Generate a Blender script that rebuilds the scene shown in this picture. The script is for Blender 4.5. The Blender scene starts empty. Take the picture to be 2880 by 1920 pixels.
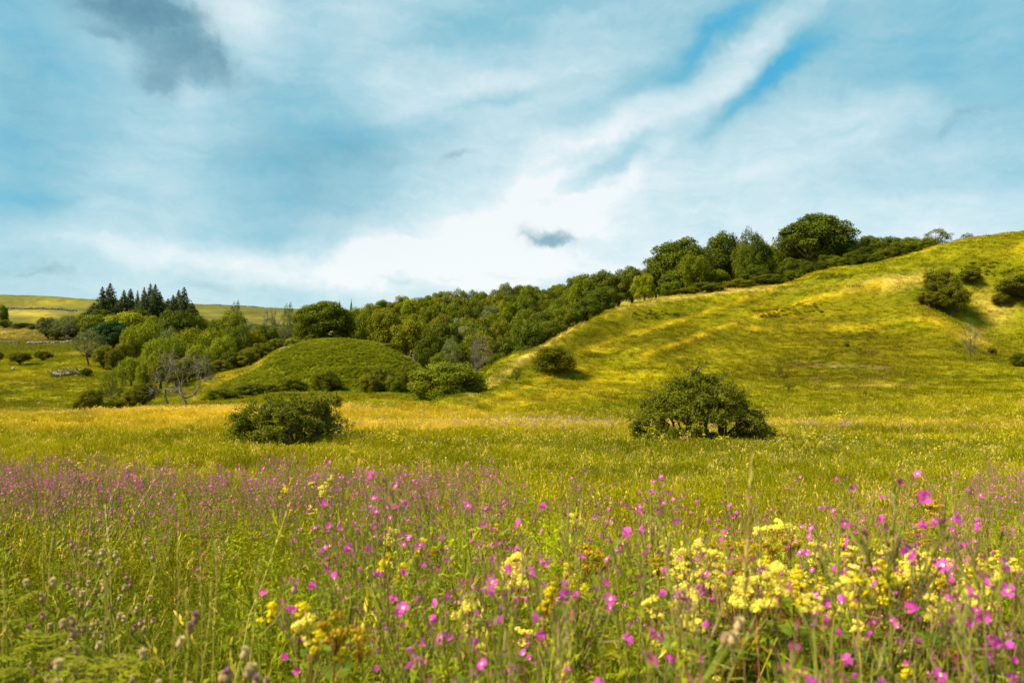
import bpy, math, random
import numpy as np
from mathutils import Vector
rng = np.random.default_rng(7)
random.seed(7)
scene = bpy.context.scene
COL = scene.collection

# ------------------------------------------------------------------ camera
FPX, YH, ZC = 2240.0, 1000.0, 4.5           # focal length in photo pixels, eye-level row, eye height
cam_d = bpy.data.cameras.new("camera")
cam = bpy.data.objects.new("camera", cam_d)
COL.objects.link(cam)
cam.location = (0, 0, ZC)
cam.rotation_euler = (math.radians(90), 0, 0)
cam_d.sensor_width = 36
cam_d.lens = 28
cam_d.shift_y = 40 / 2880
cam_d.clip_start = 0.05
cam_d.clip_end = 6000
cam_d.dof.use_dof = True
cam_d.dof.focus_distance = 16
cam_d.dof.aperture_fstop = 3.8
scene.camera = cam

scene.render.engine = 'CYCLES'
scene.cycles.max_bounces = 4
scene.cycles.diffuse_bounces = 3
scene.cycles.transmission_bounces = 2
scene.cycles.glossy_bounces = 1
scene.cycles.use_adaptive_sampling = True
scene.view_settings.view_transform = 'Standard'
scene.view_settings.look = 'None'
scene.view_settings.gamma = 1
scene.view_settings.exposure = 1.3
EXPO = 2 ** 1.3

# ------------------------------------------------------------------ sun
SUN_EL, SUN_AZ = 46, 250                    # degrees; compass style, 0 = +Y (ahead), 270 = left
s = bpy.data.lights.new("sun", 'SUN')
s.energy = 4.0
s.angle = math.radians(16)
s.color = (1.0, 0.92, 0.76)
so = bpy.data.objects.new("sun", s)
COL.objects.link(so)
sd = Vector((math.sin(math.radians(SUN_AZ)) * math.cos(math.radians(SUN_EL)),
             math.cos(math.radians(SUN_AZ)) * math.cos(math.radians(SUN_EL)),
             math.sin(math.radians(SUN_EL))))
so.rotation_euler = (-sd).to_track_quat('-Z', 'Y').to_euler()

# ------------------------------------------------------------------ node helpers
class NT:
    def __init__(self, tree): self.t = tree
    def n(self, typ, **kw):
        nd = self.t.nodes.new(typ)
        for k, v in kw.items(): setattr(nd, k, v)
        return nd
    def put(self, sock, v):
        if v is None: return
        if isinstance(v, bpy.types.NodeSocket): self.t.links.new(v, sock)
        else: sock.default_value = v
    def math(self, op, a, b=None, c=None, clamp=False):
        nd = self.n('ShaderNodeMath', operation=op, use_clamp=clamp)
        self.put(nd.inputs[0], a)
        if b is not None: self.put(nd.inputs[1], b)
        if c is not None: self.put(nd.inputs[2], c)
        return nd.outputs[0]
    def noise(self, vec, scale, detail=4, rough=0.55, dist=0.0):
        nd = self.n('ShaderNodeTexNoise')
        if vec is not None: self.put(nd.inputs['Vector'], vec)
        nd.inputs['Scale'].default_value = scale
        nd.inputs['Detail'].default_value = detail
        nd.inputs['Roughness'].default_value = rough
        nd.inputs['Distortion'].default_value = dist
        return nd
    def mapping(self, vec, loc=(0,0,0), rot=(0,0,0), scale=(1,1,1), typ='POINT'):
        nd = self.n('ShaderNodeMapping', vector_type=typ)
        self.put(nd.inputs['Vector'], vec)
        nd.inputs['Location'].default_value = loc
        nd.inputs['Rotation'].default_value = rot
        nd.inputs['Scale'].default_value = scale
        return nd.outputs[0]
    def mix(self, f, a, b, blend='MIX'):
        nd = self.n('ShaderNodeMix', data_type='RGBA', blend_type=blend)
        nd.clamp_factor = True
        self.put(nd.inputs[0], f)
        self.put(nd.inputs[6], (*a, 1) if isinstance(a, tuple) and len(a) == 3 else a)
        self.put(nd.inputs[7], (*b, 1) if isinstance(b, tuple) and len(b) == 3 else b)
        return nd.outputs[2]

def srgb(h):
    h = h.lstrip('#')
    c = [int(h[i:i+2], 16) / 255 for i in (0, 2, 4)]
    return tuple(x / 12.92 if x <= 0.04045 else ((x + 0.055) / 1.055) ** 2.4 for x in c)

# ------------------------------------------------------------------ world: blue sky under drifting cloud
world = bpy.data.worlds.new("World")
scene.world = world
world.use_nodes = True
wt = world.node_tree
wt.nodes.clear()
W = NT(wt)
tc = W.n('ShaderNodeTexCoord')
sep = W.n('ShaderNodeSeparateXYZ'); wt.links.new(tc.outputs['Generated'], sep.inputs[0])
az = W.math('ARCTAN2', sep.outputs[0], sep.outputs[1])
el = W.math('ARCSINE', sep.outputs[2])
cmb = W.n('ShaderNodeCombineXYZ'); W.put(cmb.inputs[0], az); W.put(cmb.inputs[1], el)
flat = cmb.outputs[0]
def warp(vec, scale, amt, detail=5, off=(0, 0, 0)):
    nz = W.noise(W.mapping(vec, loc=off), scale, detail, 0.6)
    sub = W.n('ShaderNodeVectorMath', operation='SUBTRACT'); W.put(sub.inputs[0], nz.outputs['Color']); sub.inputs[1].default_value = (0.5, 0.5, 0.5)
    scl = W.n('ShaderNodeVectorMath', operation='SCALE'); W.put(scl.inputs[0], sub.outputs[0]); scl.inputs['Scale'].default_value = amt
    add = W.n('ShaderNodeVectorMath', operation='ADD'); W.put(add.inputs[0], vec); W.put(add.inputs[1], scl.outputs[0])
    return add.outputs[0]
wv = warp(flat, 4.0, 0.16)
wv2 = warp(warp(flat, 9.0, 0.05, off=(3, 1, 0)), 26.0, 0.040, detail=9, off=(7, 2, 0))
def skyang(px, py):
    u, v = (px - 1440) / FPX, (YH - py) / FPX
    a = math.atan(u)
    return a, math.atan(v * math.cos(a))
def blob(vec, px, py, rx, ry, ang, amp, power=1.0):
    a, e = skyang(px, py)
    k = math.cos(a)
    m = W.mapping(vec, loc=(a, e, 0), rot=(0, 0, math.radians(ang)), scale=(rx / FPX * k, ry / FPX * k, 1), typ='TEXTURE')
    # 'TEXTURE' mapping is the inverse transform: centre to origin, radii to 1
    ln = W.n('ShaderNodeVectorMath', operation='LENGTH'); W.put(ln.inputs[0], m)
    q = W.math('POWER', ln.outputs['Value'], 2.0 * power)
    return W.math('MULTIPLY', W.math('EXPONENT', W.math('MULTIPLY', q, -1.0)), amp)
def total(parts, start):
    acc = start
    for p in parts: acc = W.math('ADD', acc, p)
    return acc
WHITE = [(1520, 590, 460, 120, 14, .50), (80, 250, 160, 60, -20, .12), (1760, 385, 460, 110, 32, .26), (1560, 205, 360, 90, 36, .20), (2350, 640, 700, 110, 0, .26),
         (1150, 720, 420, 70, 0, .18), (400, 700, 420, 45, -3, .22), (640, 70, 110, 110, -30, .40), (1080, 150, 260, 160, 0, .16),
         (2450, 330, 420, 70, 24, .18), (2150, 60, 260, 50, 30, .12), (300, 430, 300, 60, -18, .10), (1500, 760, 900, 60, 0, .25),
         (2050, 250, 200, 60, 34, .20), (1250, 300, 200, 50, 20, .15), (520, 260, 160, 60, -30, .12)]
BLUE = [(1950, 130, 280, 46, 30, -.46), (2170, 220, 170, 46, 42, -.50), (1740, 470, 210, 30, 28, -.50), (2050, 330, 220, 36, 34, -.30), (2780, 130, 380, 170, -10, -.26),
        (900, 500, 270, 210, -35, -.19), (1000, 430, 240, 70, 8, -.12), (780, 650, 150, 60, 0, -.18), (40, 380, 170, 420, 0, -.24), (1300, 60, 340, 70, 20, -.22),
        (180, 300, 220, 100, -25, -.18), (100, 560, 120, 30, -6, -.14), (1440, 280, 160, 26, 20, -.22), (2880, 420, 200, 120, 20, -.14), (1640, 470, 120, 18, 20, -.2)]
DARK = [(500, 110, 135, 52, -28, 2.8), (560, 135, 60, 30, -20, 1.2), (400, 15, 140, 46, 0, 1.7), (440, 205, 40, 40, 0, .8), (400, 60, 120, 70, 0, .8), (420, 175, 70, 60, -35, .6), (300, 100, 70, 18, 0, .5), (1545, 672, 54, 24, -4, 1.9), (1535, 690, 36, 16, 0, 1.0), (1480, 676, 22, 6, 0, .3),
        (135, 764, 56, 20, 0, .50), (50, 772, 50, 7, -8, .30), (1290, 434, 60, 16, 10, .45), (600, 795, 48, 14, 0, .30), (1130, 790, 60, 10, 0, .22), (1270, 784, 34, 9, 0, .2), (1430, 786, 50, 12, 0, .22), (1030, 430, 190, 46, 8, .40), (860, 500, 230, 130, -30, .42), (2700, 345, 230, 20, 20, .30), (60, 300, 150, 260, 0, .25), (2330, 520, 160, 12, 12, .14), (2500, 410, 130, 16, 22, .14)]
st1 = W.mapping(wv, rot=(0, 0, math.radians(-28)), scale=(1.5, 6.5, 1))
n1 = W.noise(st1, 1.6, 7, 0.58)
n2 = W.noise(wv, 11.0, 8, 0.62)
n3 = W.noise(W.mapping(wv2, rot=(0, 0, math.radians(-30)), scale=(1, 4.2, 1)), 8.0, 8, 0.66)
hor = W.math('MULTIPLY', W.math('EXPONENT', W.math('MULTIPLY', W.math('MAXIMUM', el, 0.0), -6.0)), 0.28)
t = total([blob(wv, *b) for b in WHITE + BLUE], W.math('ADD', hor, 0.47))
t = W.math('ADD', t, W.math('MULTIPLY', W.math('SUBTRACT', n1.outputs['Fac'], 0.5), 0.60))
t = W.math('ADD', t, W.math('MULTIPLY', W.math('SUBTRACT', n2.outputs['Fac'], 0.5), 0.30))
t = W.math('ADD', t, W.math('MULTIPLY', W.math('SUBTRACT', n3.outputs['Fac'], 0.5), 0.44))
ramp = W.n('ShaderNodeValToRGB')
W.put(ramp.inputs[0], t)
cr = ramp.color_ramp
stops = [(0.0, '#48B2DA'), (0.18, '#70BDD5'), (0.42, '#98CCDA'), (0.68, '#C2E2EA'), (0.90, '#E4F3F6'), (1.06/1.06, '#F8FCFC')]
while len(cr.elements) < len(stops): cr.elements.new(0.5)
for e_, (p_, h_) in zip(cr.elements, stops):
    e_.position = p_
    e_.color = (*[c / EXPO for c in srgb(h_)], 1)
n4 = W.noise(W.mapping(wv2, scale=(1, 1.6, 1)), 13.0, 9, 0.68)
dk = total([blob(wv2, *b, power=1.0) for b in DARK], 0.0)
dk = W.math('MULTIPLY', dk, W.math('ADD', W.math('MULTIPLY', n4.outputs['Fac'], 2.8), -0.35))
dk = W.math('POWER', W.math('MAXIMUM', dk, 0.0), 1.45)
dk = W.math('SUBTRACT', 1.0, W.math('EXPONENT', W.math('MULTIPLY', W.math('MAXIMUM', dk, 0.0), -1.25)))
n5 = W.noise(W.mapping(wv2, loc=(4, 2, 0), scale=(1, 1.4, 1)), 7.0, 8, 0.62)
cf = W.math('MULTIPLY', W.math('SUBTRACT', n5.outputs['Fac'], 0.36), 3.2, clamp=True)
cloudc = W.mix(cf, tuple(c / EXPO for c in srgb('#4A8399')), tuple(c / EXPO for c in srgb('#8DBAC6')))
skyc = W.mix(W.math('MULTIPLY', dk, 0.92), ramp.outputs[0], cloudc)
nish = W.n('ShaderNodeTexSky', sky_type='NISHITA')
nish.sun_disc = False
nish.sun_elevation = math.radians(SUN_EL)
nish.sun_rotation = math.radians(SUN_AZ)
nsc = W.n('ShaderNodeVectorMath', operation='SCALE'); W.put(nsc.inputs[0], nish.outputs[0]); nsc.inputs['Scale'].default_value = 0.08
skyc = W.mix(0.10, skyc, nsc.outputs[0])
bg = W.n('ShaderNodeBackground')
W.put(bg.inputs['Color'], skyc)
bg.inputs['Strength'].default_value = 1.0
wo = W.n('ShaderNodeOutputWorld')
wt.links.new(bg.outputs[0], wo.inputs[0])

# ------------------------------------------------------------------ numeric helpers
def pchip_m(X, Z):
    """per-row monotone cubic slopes; X,Z (n,k)"""
    h = np.diff(X, axis=1); d = np.diff(Z, axis=1) / h
    m = np.zeros_like(Z)
    w1 = 2 * h[:, 1:] + h[:, :-1]; w2 = h[:, 1:] + 2 * h[:, :-1]
    d0, d1 = d[:, :-1], d[:, 1:]
    same = (d0 * d1) > 0
    with np.errstate(divide='ignore', invalid='ignore'):
        hm = (w1 + w2) / (w1 / np.where(d0 == 0, 1, d0) + w2 / np.where(d1 == 0, 1, d1))
    m[:, 1:-1] = np.where(same, hm, 0)
    m[:, 0] = d[:, 0]; m[:, -1] = d[:, -1]
    return m
def herm(x, x0, x1, z0, z1, m0, m1):
    h = x1 - x0; t = np.clip((x - x0) / h, 0, 1)
    return (2*t**3 - 3*t**2 + 1) * z0 + (t**3 - 2*t**2 + t) * h * m0 + (-2*t**3 + 3*t**2) * z1 + (t**3 - t**2) * h * m1
_perm = rng.random((256, 256))
def vnoise(x, y):
    xi = np.floor(x).astype(int); yi = np.floor(y).astype(int)
    fx, fy = x - xi, y - yi
    fx = fx*fx*(3-2*fx); fy = fy*fy*(3-2*fy)
    g = lambda a, b: _perm[a & 255, b & 255]
    return (g(xi, yi)*(1-fx) + g(xi+1, yi)*fx)*(1-fy) + (g(xi, yi+1)*(1-fx) + g(xi+1, yi+1)*fx)*fy - 0.5
def fbm(x, y, o=4):
    s_, a = 0, 1.0
    for i in range(o):
        s_ = s_ + a * vnoise(x * 2**i + 17.3*i, y * 2**i - 9.1*i); a *= 0.5
    return s_

# ------------------------------------------------------------------ the lie of the land
NEAR = [(-30, 1.2), (0, 1.72), (3, 1.93), (6, 2.3), (12, 3.05), (20, 3.8), (30, 4.2), (42, 4.5)]    # distance, drop below the eye
CP = {  # photo column: (distance, photo row) of meadow edge, toe, slope, slope, slope, crest, dip, rise, far, moor, skyline
 -500: [(70,1140),(80,1128),(100,1080),(125,1030),(150,990),(190,950),(240,930),(300,905),(420,860),(600,822),(800,812)],
    0: [(70,1156),(82,1140),(98,1090),(120,1045),(145,1012),(180,985),(214,966),(245,932),(330,905),(430,870),(620,833)],
  140: [(68,1158),(80,1144),(96,1095),(118,1050),(143,1014),(180,985),(214,967),(245,935),(330,900),(430,871),(620,838)],
  250: [(66,1164),(78,1162),(90,1122),(110,1057),(130,1024),(165,995),(210,968),(250,940),(330,905),(430,877),(620,845)],
  420: [(68,1153),(78,1145),(90,1118),(110,1085),(130,1050),(160,1010),(200,975),(250,935),(330,900),(430,875),(620,853)],
  520: [(68,1150),(77,1139),(86,1120),(95,1095),(102,1080),(108,1074),(120,1095),(150,1050),(230,960),(400,890),(620,858)],
  600: [(68,1148),(77,1132),(85,1118),(92,1095),(100,1068),(108,1052),(120,1075),(150,1045),(230,955),(400,890),(620,863)],
  700: [(70,1143),(78,1125),(86,1112),(93,1085),(101,1052),(110,1030),(122,1048),(150,1030),(230,950),(400,892),(620,868)],
  800: [(72,1135),(79,1118),(87,1104),(94,1062),(102,1012),(113,978),(126,984),(150,1000),(230,945),(400,893),(620,873)],
  930: [(73,1128),(80,1114),(88,1100),(95,1048),(103,992),(114,957),(128,957),(150,975),(230,930),(400,890),(620,878)],
 1070: [(74,1128),(81,1116),(90,1100),(96,1052),(103,1002),(113,970),(124,1000),(150,1020),(220,935),(360,880),(620,875)],
 1170: [(74,1134),(81,1124),(90,1108),(97,1078),(104,1046),(112,1024),(122,1060),(150,1020),(220,925),(330,870),(620,865)],
 1300: [(70,1148),(76,1140),(82,1136),(87,1130),(92,1124),(98,1118),(112,1085),(150,1020),(215,930),(300,870),(620,860)],
 1390: [(66,1160),(72,1142),(79,1112),(85,1082),(91,1052),(98,1030),(112,1070),(150,1015),(215,925),(300,868),(620,850)],
 1500: [(63,1172),(70,1142),(79,1098),(88,1052),(95,1014),(103,981),(116,1015),(150,985),(215,910),(300,860),(620,840)],
 1620: [(61,1178),(70,1134),(81,1080),(92,1025),(101,972),(110,912),(122,935),(152,925),(215,880),(300,850),(620,830)],
 1750: [(60,1180),(70,1130),(84,1062),(97,995),(110,925),(122,859),(134,868),(160,870),(215,850),(300,830),(620,810)],
 1900: [(58,1183),(70,1124),(84,1055),(99,982),(114,905),(128,835),(140,842),(165,845),(215,835),(300,815),(620,800)],
 2060: [(57,1185),(69,1124),(83,1058),(98,985),(113,910),(130,816),(142,820),(168,820),(215,815),(300,800),(620,790)],
 2190: [(56,1187),(68,1128),(82,1066),(97,995),(111,920),(131,804),(144,802),(168,800),(215,800),(300,790),(620,780)],
 2310: [(55,1187),(67,1128),(81,1064),(96,990),(110,906),(130,760),(144,766),(168,770),(215,775),(300,775),(620,770)],
 2500: [(54,1187),(66,1128),(80,1060),(94,984),(108,896),(130,726),(144,738),(168,745),(215,755),(300,760),(620,765)],
 2700: [(53,1183),(65,1126),(78,1062),(91,990),(104,910),(128,677),(144,694),(168,710),(215,730),(300,745),(620,760)],
 2880: [(52,1180),(64,1120),(77,1054),(90,980),(102,900),(126,649),(144,664),(168,685),(215,715),(300,735),(620,755)],
 3500: [(50,1175),(62,1105),(75,1030),(88,945),(100,860),(124,600),(144,620),(168,645),(215,690),(300,720),(620,750)],
}
_cols = np.array(sorted(CP))
_U = (_cols - 1440) / FPX
_SY, _SZ = [], []
for c in _cols:
    ys = [a for a, b in NEAR] + [a for a, b in CP[c]] + [1400, 4000]
    zs = [ZC - b for a, b in NEAR] + [ZC - (b - YH) / FPX * a for a, b in CP[c]]
    zs += [zs[-1] - 14, zs[-1] - 60]
    _SY.append(ys); _SZ.append(zs)
_SY = np.array(_SY, float); _SZ = np.array(_SZ, float)
_mY = pchip_m(np.tile(_U, (_SY.shape[1], 1)), _SY.T).T
_mZ = pchip_m(np.tile(_U, (_SY.shape[1], 1)), _SZ.T).T
RIDGES = []      # (polyline in world xy, amplitude, width)
def base_h(x, y):
    x = np.atleast_1d(np.asarray(x, float)); y = np.atleast_1d(np.asarray(y, float))
    u = np.clip(x / np.maximum(y, 8.0), _U[0], _U[-1] - 1e-6)
    i = np.clip(np.searchsorted(_U, u, side='right') - 1, 0, len(_U) - 2)
    u0, u1 = _U[i][:, None], _U[i+1][:, None]
    Y = herm(u[:, None], u0, u1, _SY[i], _SY[i+1], _mY[i], _mY[i+1])
    Z = herm(u[:, None], u0, u1, _SZ[i], _SZ[i+1], _mZ[i], _mZ[i+1])
    m = pchip_m(Y, Z)
    yy = np.clip(y, Y[:, 0] + 1e-3, Y[:, -1] - 1e-3)
    j = np.clip((Y <= yy[:, None]).sum(1) - 1, 0, Y.shape[1] - 2)
    r = np.arange(len(y))
    return herm(yy, Y[r, j], Y[r, j+1], Z[r, j], Z[r, j+1], m[r, j], m[r, j+1])
def seg_dist(x, y, P):
    best = np.full(x.shape, 1e9)
    for (ax, ay), (bx, by) in zip(P[:-1], P[1:]):
        dx, dy = bx - ax, by - ay
        t = np.clip(((x-ax)*dx + (y-ay)*dy) / (dx*dx + dy*dy + 1e-9), 0, 1)
        best = np.minimum(best, np.hypot(x - ax - t*dx, y - ay - t*dy))
    return best
def H(x, y):
    x = np.atleast_1d(np.asarray(x, float)); y = np.atleast_1d(np.asarray(y, float))
    out = np.empty(x.shape)
    for k in range(0, len(x), 40000):
        sl = slice(k, k + 40000)
        xx, yy = x[sl], y[sl]
        z = base_h(xx, yy)
        far = np.clip((yy - 50) / 40, 0, 1)
        z = z + far * (0.55 * fbm(xx / 14, yy / 14, 3) + 0.22 * fbm(xx / 3.5, yy / 3.5, 2))
        z = z + 0.10 * fbm(xx / 1.7 + 40, yy / 1.7, 3) + 0.22 * fbm(xx / 6 + 11, yy / 6, 2) * np.clip((yy - 12) / 10, 0, 1)
        hill = np.clip((yy - 62) / 12, 0, 1)*np.clip((150 - yy) / 20, 0, 1)*np.clip((xx/yy + 0.08) / 0.08, 0, 1)
        z = z + hill*0.10*np.sin(z*7.0 + 3.5*fbm(xx/7, yy/7, 3)*2)
        for P, amp, w in RIDGES:
            d = seg_dist(xx, yy, P)
            z = z + amp * np.exp(-(d / w) ** 2)
        out[sl] = z
    return out
def pick(px, py, y0=2.0, y1=640.0):
    """ground point seen at a photo pixel"""
    u, v = (px - 1440) / FPX, (py - YH) / FPX
    Y = np.exp(np.linspace(math.log(y0), math.log(y1), 900))
    g = H(u * Y, Y) - (ZC - v * Y)
    k = np.argmax(g > 0)
    if g[k] <= 0: k = len(Y) - 1
    return u * Y[k], Y[k]
_pk = lambda pts: [pick(a, b, 45) for a, b in pts]
_r = [([(2101,850),(1951,890),(1820,925),(1700,965)], 1.7, 3.0),
      ([(2480,800),(2400,815),(2252,858),(2051,913),(1925,966),(1800,1010)], 1.6, 3.0),
      ([(2130,830),(1960,868),(1780,915),(1640,968)], -2.4, 4.2),
      ([(2300,828),(2120,872),(1980,915),(1860,960)], -1.9, 3.6),
      ([(2800,810),(2820,880),(2840,960)], -2.6, 6.0),
      ([(2560,860),(2700,960)], 1.5, 4.0),
      ([(1650,1010),(1560,1060),(1400,1120),(1290,1150)], 1.0, 2.4),
      ([(1440,1090),(1540,1040)], -0.6, 2.2),
      ([(2250,1036),(2330,1026),(2420,1030),(2500,1038)], 0.35, 0.8),
      ([(2380,1000),(2440,988),(2500,992)], 0.35, 0.8),
      ([(2000,1212),(2300,1222),(2600,1226),(2880,1226)], -0.30, 1.6),
      ([(1000,1265),(1150,1262)], -0.35, 1.6)]
_r = [(_pk(p), a, w) for p, a, w in _r]
RIDGES += _r

# ------------------------------------------------------------------ mesh building
class Bag:
    def __init__(self): self.V = []; self.F = []; self.A = []; self.M = []; self.n = 0
    def add(self, V, F, v=None, mat=0):
        V = np.asarray(V, np.float32).reshape(-1, 3); F = np.asarray(F, np.int64)
        if len(F) == 0: return
        self.V.append(V); self.F.append(F + self.n); self.n += len(V)
        if v is None: v = rng.random()
        self.A.append(np.broadcast_to(np.asarray(v, np.float32), (len(F),)))
        self.M.append(np.full(len(F), mat, np.int32))
    def merge(self, other, xf=None, mat_off=0):
        off = self.n
        for V in other.V:
            V2 = V if xf is None else xf(V)
            self.V.append(np.asarray(V2, np.float32))
        for F, A, M in zip(other.F, other.A, other.M):
            self.F.append(F + off); self.A.append(A); self.M.append(M + mat_off)
        self.n += other.n
    def mesh(self, name, mats, smooth=False):
        me = bpy.data.meshes.new(name)
        V = np.concatenate(self.V)
        me.vertices.add(len(V)); me.vertices.foreach_set('co', V.ravel())
        lens = np.concatenate([np.full(len(F), F.shape[1]) for F in self.F])
        loops = np.concatenate([F.ravel() for F in self.F]).astype(np.int32)
        me.loops.add(len(loops)); me.loops.foreach_set('vertex_index', loops)
        me.polygons.add(len(lens))
        me.polygons.foreach_set('loop_start', np.concatenate([[0], np.cumsum(lens)[:-1]]).astype(np.int32))
        me.polygons.foreach_set('loop_total', lens.astype(np.int32))
        me.polygons.foreach_set('material_index', np.concatenate(self.M))
        if smooth: me.polygons.foreach_set('use_smooth', np.ones(len(lens), bool))
        at = me.attributes.new('v', 'FLOAT', 'FACE'); at.data.foreach_set('value', np.concatenate(self.A).astype(np.float32))
        for m in mats: me.materials.append(m)
        me.update(calc_edges=True)
        return me
def unit(a):
    a = np.asarray(a, float)
    return a / np.maximum(np.linalg.norm(a, axis=-1, keepdims=True), 1e-9)
def tube(bag, P, R, n=5, v=None, mat=0, cap=True):
    P = np.asarray(P, float); R = np.broadcast_to(np.asarray(R, float), (len(P),))
    T = unit(np.gradient(P, axis=0))
    ref = np.array([0, 0, 1.0]) if abs(T[0][2]) < 0.8 else np.array([1.0, 0, 0])
    rings = []
    a = np.linspace(0, 2*np.pi, n, endpoint=False)
    for p, t_, r in zip(P, T, R):
        s1 = unit(np.cross(t_, ref)); s2 = np.cross(t_, s1)
        rings.append(p + r * (np.cos(a)[:, None] * s1 + np.sin(a)[:, None] * s2))
    V = np.concatenate(rings)
    F = []
    for k in range(len(P) - 1):
        for j in range(n):
            F.append((k*n + j, k*n + (j+1) % n, (k+1)*n + (j+1) % n, (k+1)*n + j))
    bag.add(V, F, v, mat)
def leaves(bag, B, D, Wd, v=None, mat=0, mid=0.45):
    """diamond leaves: base B, length vector D, half-width vector Wd"""
    B = np.asarray(B, float); D = np.asarray(D, float); Wd = np.asarray(Wd, float)
    n = len(B)
    if n == 0: return
    V = np.stack([B, B + D*mid + Wd, B + D, B + D*mid - Wd], axis=1).reshape(-1, 3)
    F = np.arange(4*n).reshape(n, 4)
    bag.add(V, F, rng.random(n) if v is None else v, mat)
def rnd(n, r=rng): return unit(r.normal(size=(n, 3)))

# ------------------------------------------------------------------ objects
def obj(name, mesh, parent=None, loc=None, rz=None, scale=None, color=None):
    o = bpy.data.objects.new(name, mesh)
    COL.objects.link(o)
    if parent is not None: o.parent = parent
    if loc is not None: o.location = loc
    if rz is not None: o.rotation_euler = (0, 0, rz)
    if scale is not None: o.scale = scale
    if color is not None: o.color = (*color[:3], 1)
    return o
def tag(o, label=None, cat=None, group=None, kind=None):
    for k, v in (('label', label), ('category', cat), ('group', group), ('kind', kind)):
        if v: o[k] = v
    return o
def jitc(c, a=0.1, r=random):
    k = 1 + r.uniform(-a, a); h = r.uniform(-a, a) * 0.5
    return (c[0]*k*(1+h), c[1]*k, c[2]*k*(1-h))

# ------------------------------------------------------------------ materials
def leafmat(name, source='object', color=(0.08, 0.1, 0.01), var=0.35, transl=0.3, rough=0.6, hue=0.02, tcol=1.0):
    """source: 'object' colour, 'instancer' colour or a fixed colour with per-copy variation"""
    m = bpy.data.materials.new(name); m.use_nodes = True
    t_ = m.node_tree; t_.nodes.clear(); N = NT(t_)
    if source == 'object':
        oi = N.n('ShaderNodeObjectInfo'); base = oi.outputs['Color']
    elif source == 'instancer':
        a = N.n('ShaderNodeAttribute', attribute_type='INSTANCER', attribute_name='col'); base = a.outputs['Color']
    else:
        rgb = N.n('ShaderNodeRGB'); rgb.outputs[0].default_value = (*color, 1); base = rgb.outputs[0]
    av = N.n('ShaderNodeAttribute', attribute_type='GEOMETRY', attribute_name='v')
    oi2 = N.n('ShaderNodeObjectInfo')
    r2 = N.math('MULTIPLY', N.math('SUBTRACT', oi2.outputs['Random'], 0.5), 0.3 if source == 'fixed' else 0.12)
    val = N.math('ADD', N.math('ADD', N.math('MULTIPLY', N.math('SUBTRACT', av.outputs['Fac'], 0.5), 2*var), 1.0), r2)
    hs = N.n('ShaderNodeHueSaturation')
    N.put(hs.inputs['Color'], base); N.put(hs.inputs['Value'], val)
    hh = N.math('ADD', N.math('MULTIPLY', N.math('FRACT', N.math('MULTIPLY', av.outputs['Fac'], 7.31)), 2*hue), 0.5 - hue)
    N.put(hs.inputs['Hue'], hh)
    col = hs.outputs[0]
    pr = N.n('ShaderNodeBsdfPrincipled')
    N.put(pr.inputs['Base Color'], col); pr.inputs['Roughness'].default_value = rough
    pr.inputs['Specular IOR Level'].default_value = 0.04
    tr = N.n('ShaderNodeBsdfTranslucent'); N.put(tr.inputs['Color'], col)
    mx = N.n('ShaderNodeMixShader'); mx.inputs[0].default_value = transl
    t_.links.new(pr.outputs[0], mx.inputs[1]); t_.links.new(tr.outputs[0], mx.inputs[2])
    out = N.n('ShaderNodeOutputMaterial'); t_.links.new(mx.outputs[0], out.inputs[0])
    return m
def barkmat(name, c1, c2, scale=6.0, obj_color=False):
    m = bpy.data.materials.new(name); m.use_nodes = True
    t_ = m.node_tree; t_.nodes.clear(); N = NT(t_)
    tc_ = N.n('ShaderNodeTexCoord')
    nz = N.noise(N.mapping(tc_.outputs['Object'], scale=(1, 1, 0.3)), scale, 5, 0.65)
    f = N.math('MULTIPLY', N.math('SUBTRACT', nz.outputs['Fac'], 0.35), 3.0, clamp=True)
    col = N.mix(f, c1, c2)
    pr = N.n('ShaderNodeBsdfPrincipled'); N.put(pr.inputs['Base Color'], col); pr.inputs['Roughness'].default_value = 0.85
    bp = N.n('ShaderNodeBump'); bp.inputs['Strength'].default_value = 0.6; bp.inputs['Distance'].default_value = 0.03
    N.put(bp.inputs['Height'], nz.outputs['Fac']); t_.links.new(bp.outputs[0], pr.inputs['Normal'])
    out = N.n('ShaderNodeOutputMaterial'); t_.links.new(pr.outputs[0], out.inputs[0])
    return m
M_CROWN = leafmat('tree_foliage', 'object', var=0.32, transl=0.22, hue=0.012)
M_GRASS = leafmat('grass_blade', 'instancer', var=0.30, transl=0.38, hue=0.012)
M_BARK = barkmat('dark_bark', (0.035, 0.028, 0.016), (0.11, 0.09, 0.055))
M_DEAD = barkmat('weathered_dead_wood', (0.08, 0.065, 0.035), (0.22, 0.185, 0.11), 4.0)
M_WLEAF = leafmat('willowherb_leaf', 'fixed', (0.26, 0.285, 0.008), var=0.35, transl=0.4, hue=0.03)
M_WSTEM = leafmat('willowherb_stem', 'fixed', (0.22, 0.225, 0.025), var=0.25, transl=0.1)
M_WPOD = leafmat('willowherb_pod', 'fixed', (0.34, 0.28, 0.085), var=0.3, transl=0.25, hue=0.04)
M_PETAL = leafmat('willowherb_petal', 'fixed', (0.80, 0.09, 0.50), var=0.22, transl=0.45, rough=0.5, hue=0.015)
M_PINKBUD = leafmat('willowherb_bud', 'fixed', (0.55, 0.16, 0.28), var=0.3, transl=0.25, hue=0.03)
M_EYE = leafmat('flower_eye', 'fixed', (0.85, 0.70, 0.40), var=0.1, transl=0.2)
M_CREAM = leafmat('meadowsweet_bloom', 'fixed', (0.88, 0.74, 0.11), var=0.2, transl=0.35, hue=0.015)
M_LEMON = leafmat('meadowsweet_young_bloom', 'fixed', (0.80, 0.64, 0.015), var=0.2, transl=0.35, hue=0.01)
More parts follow.
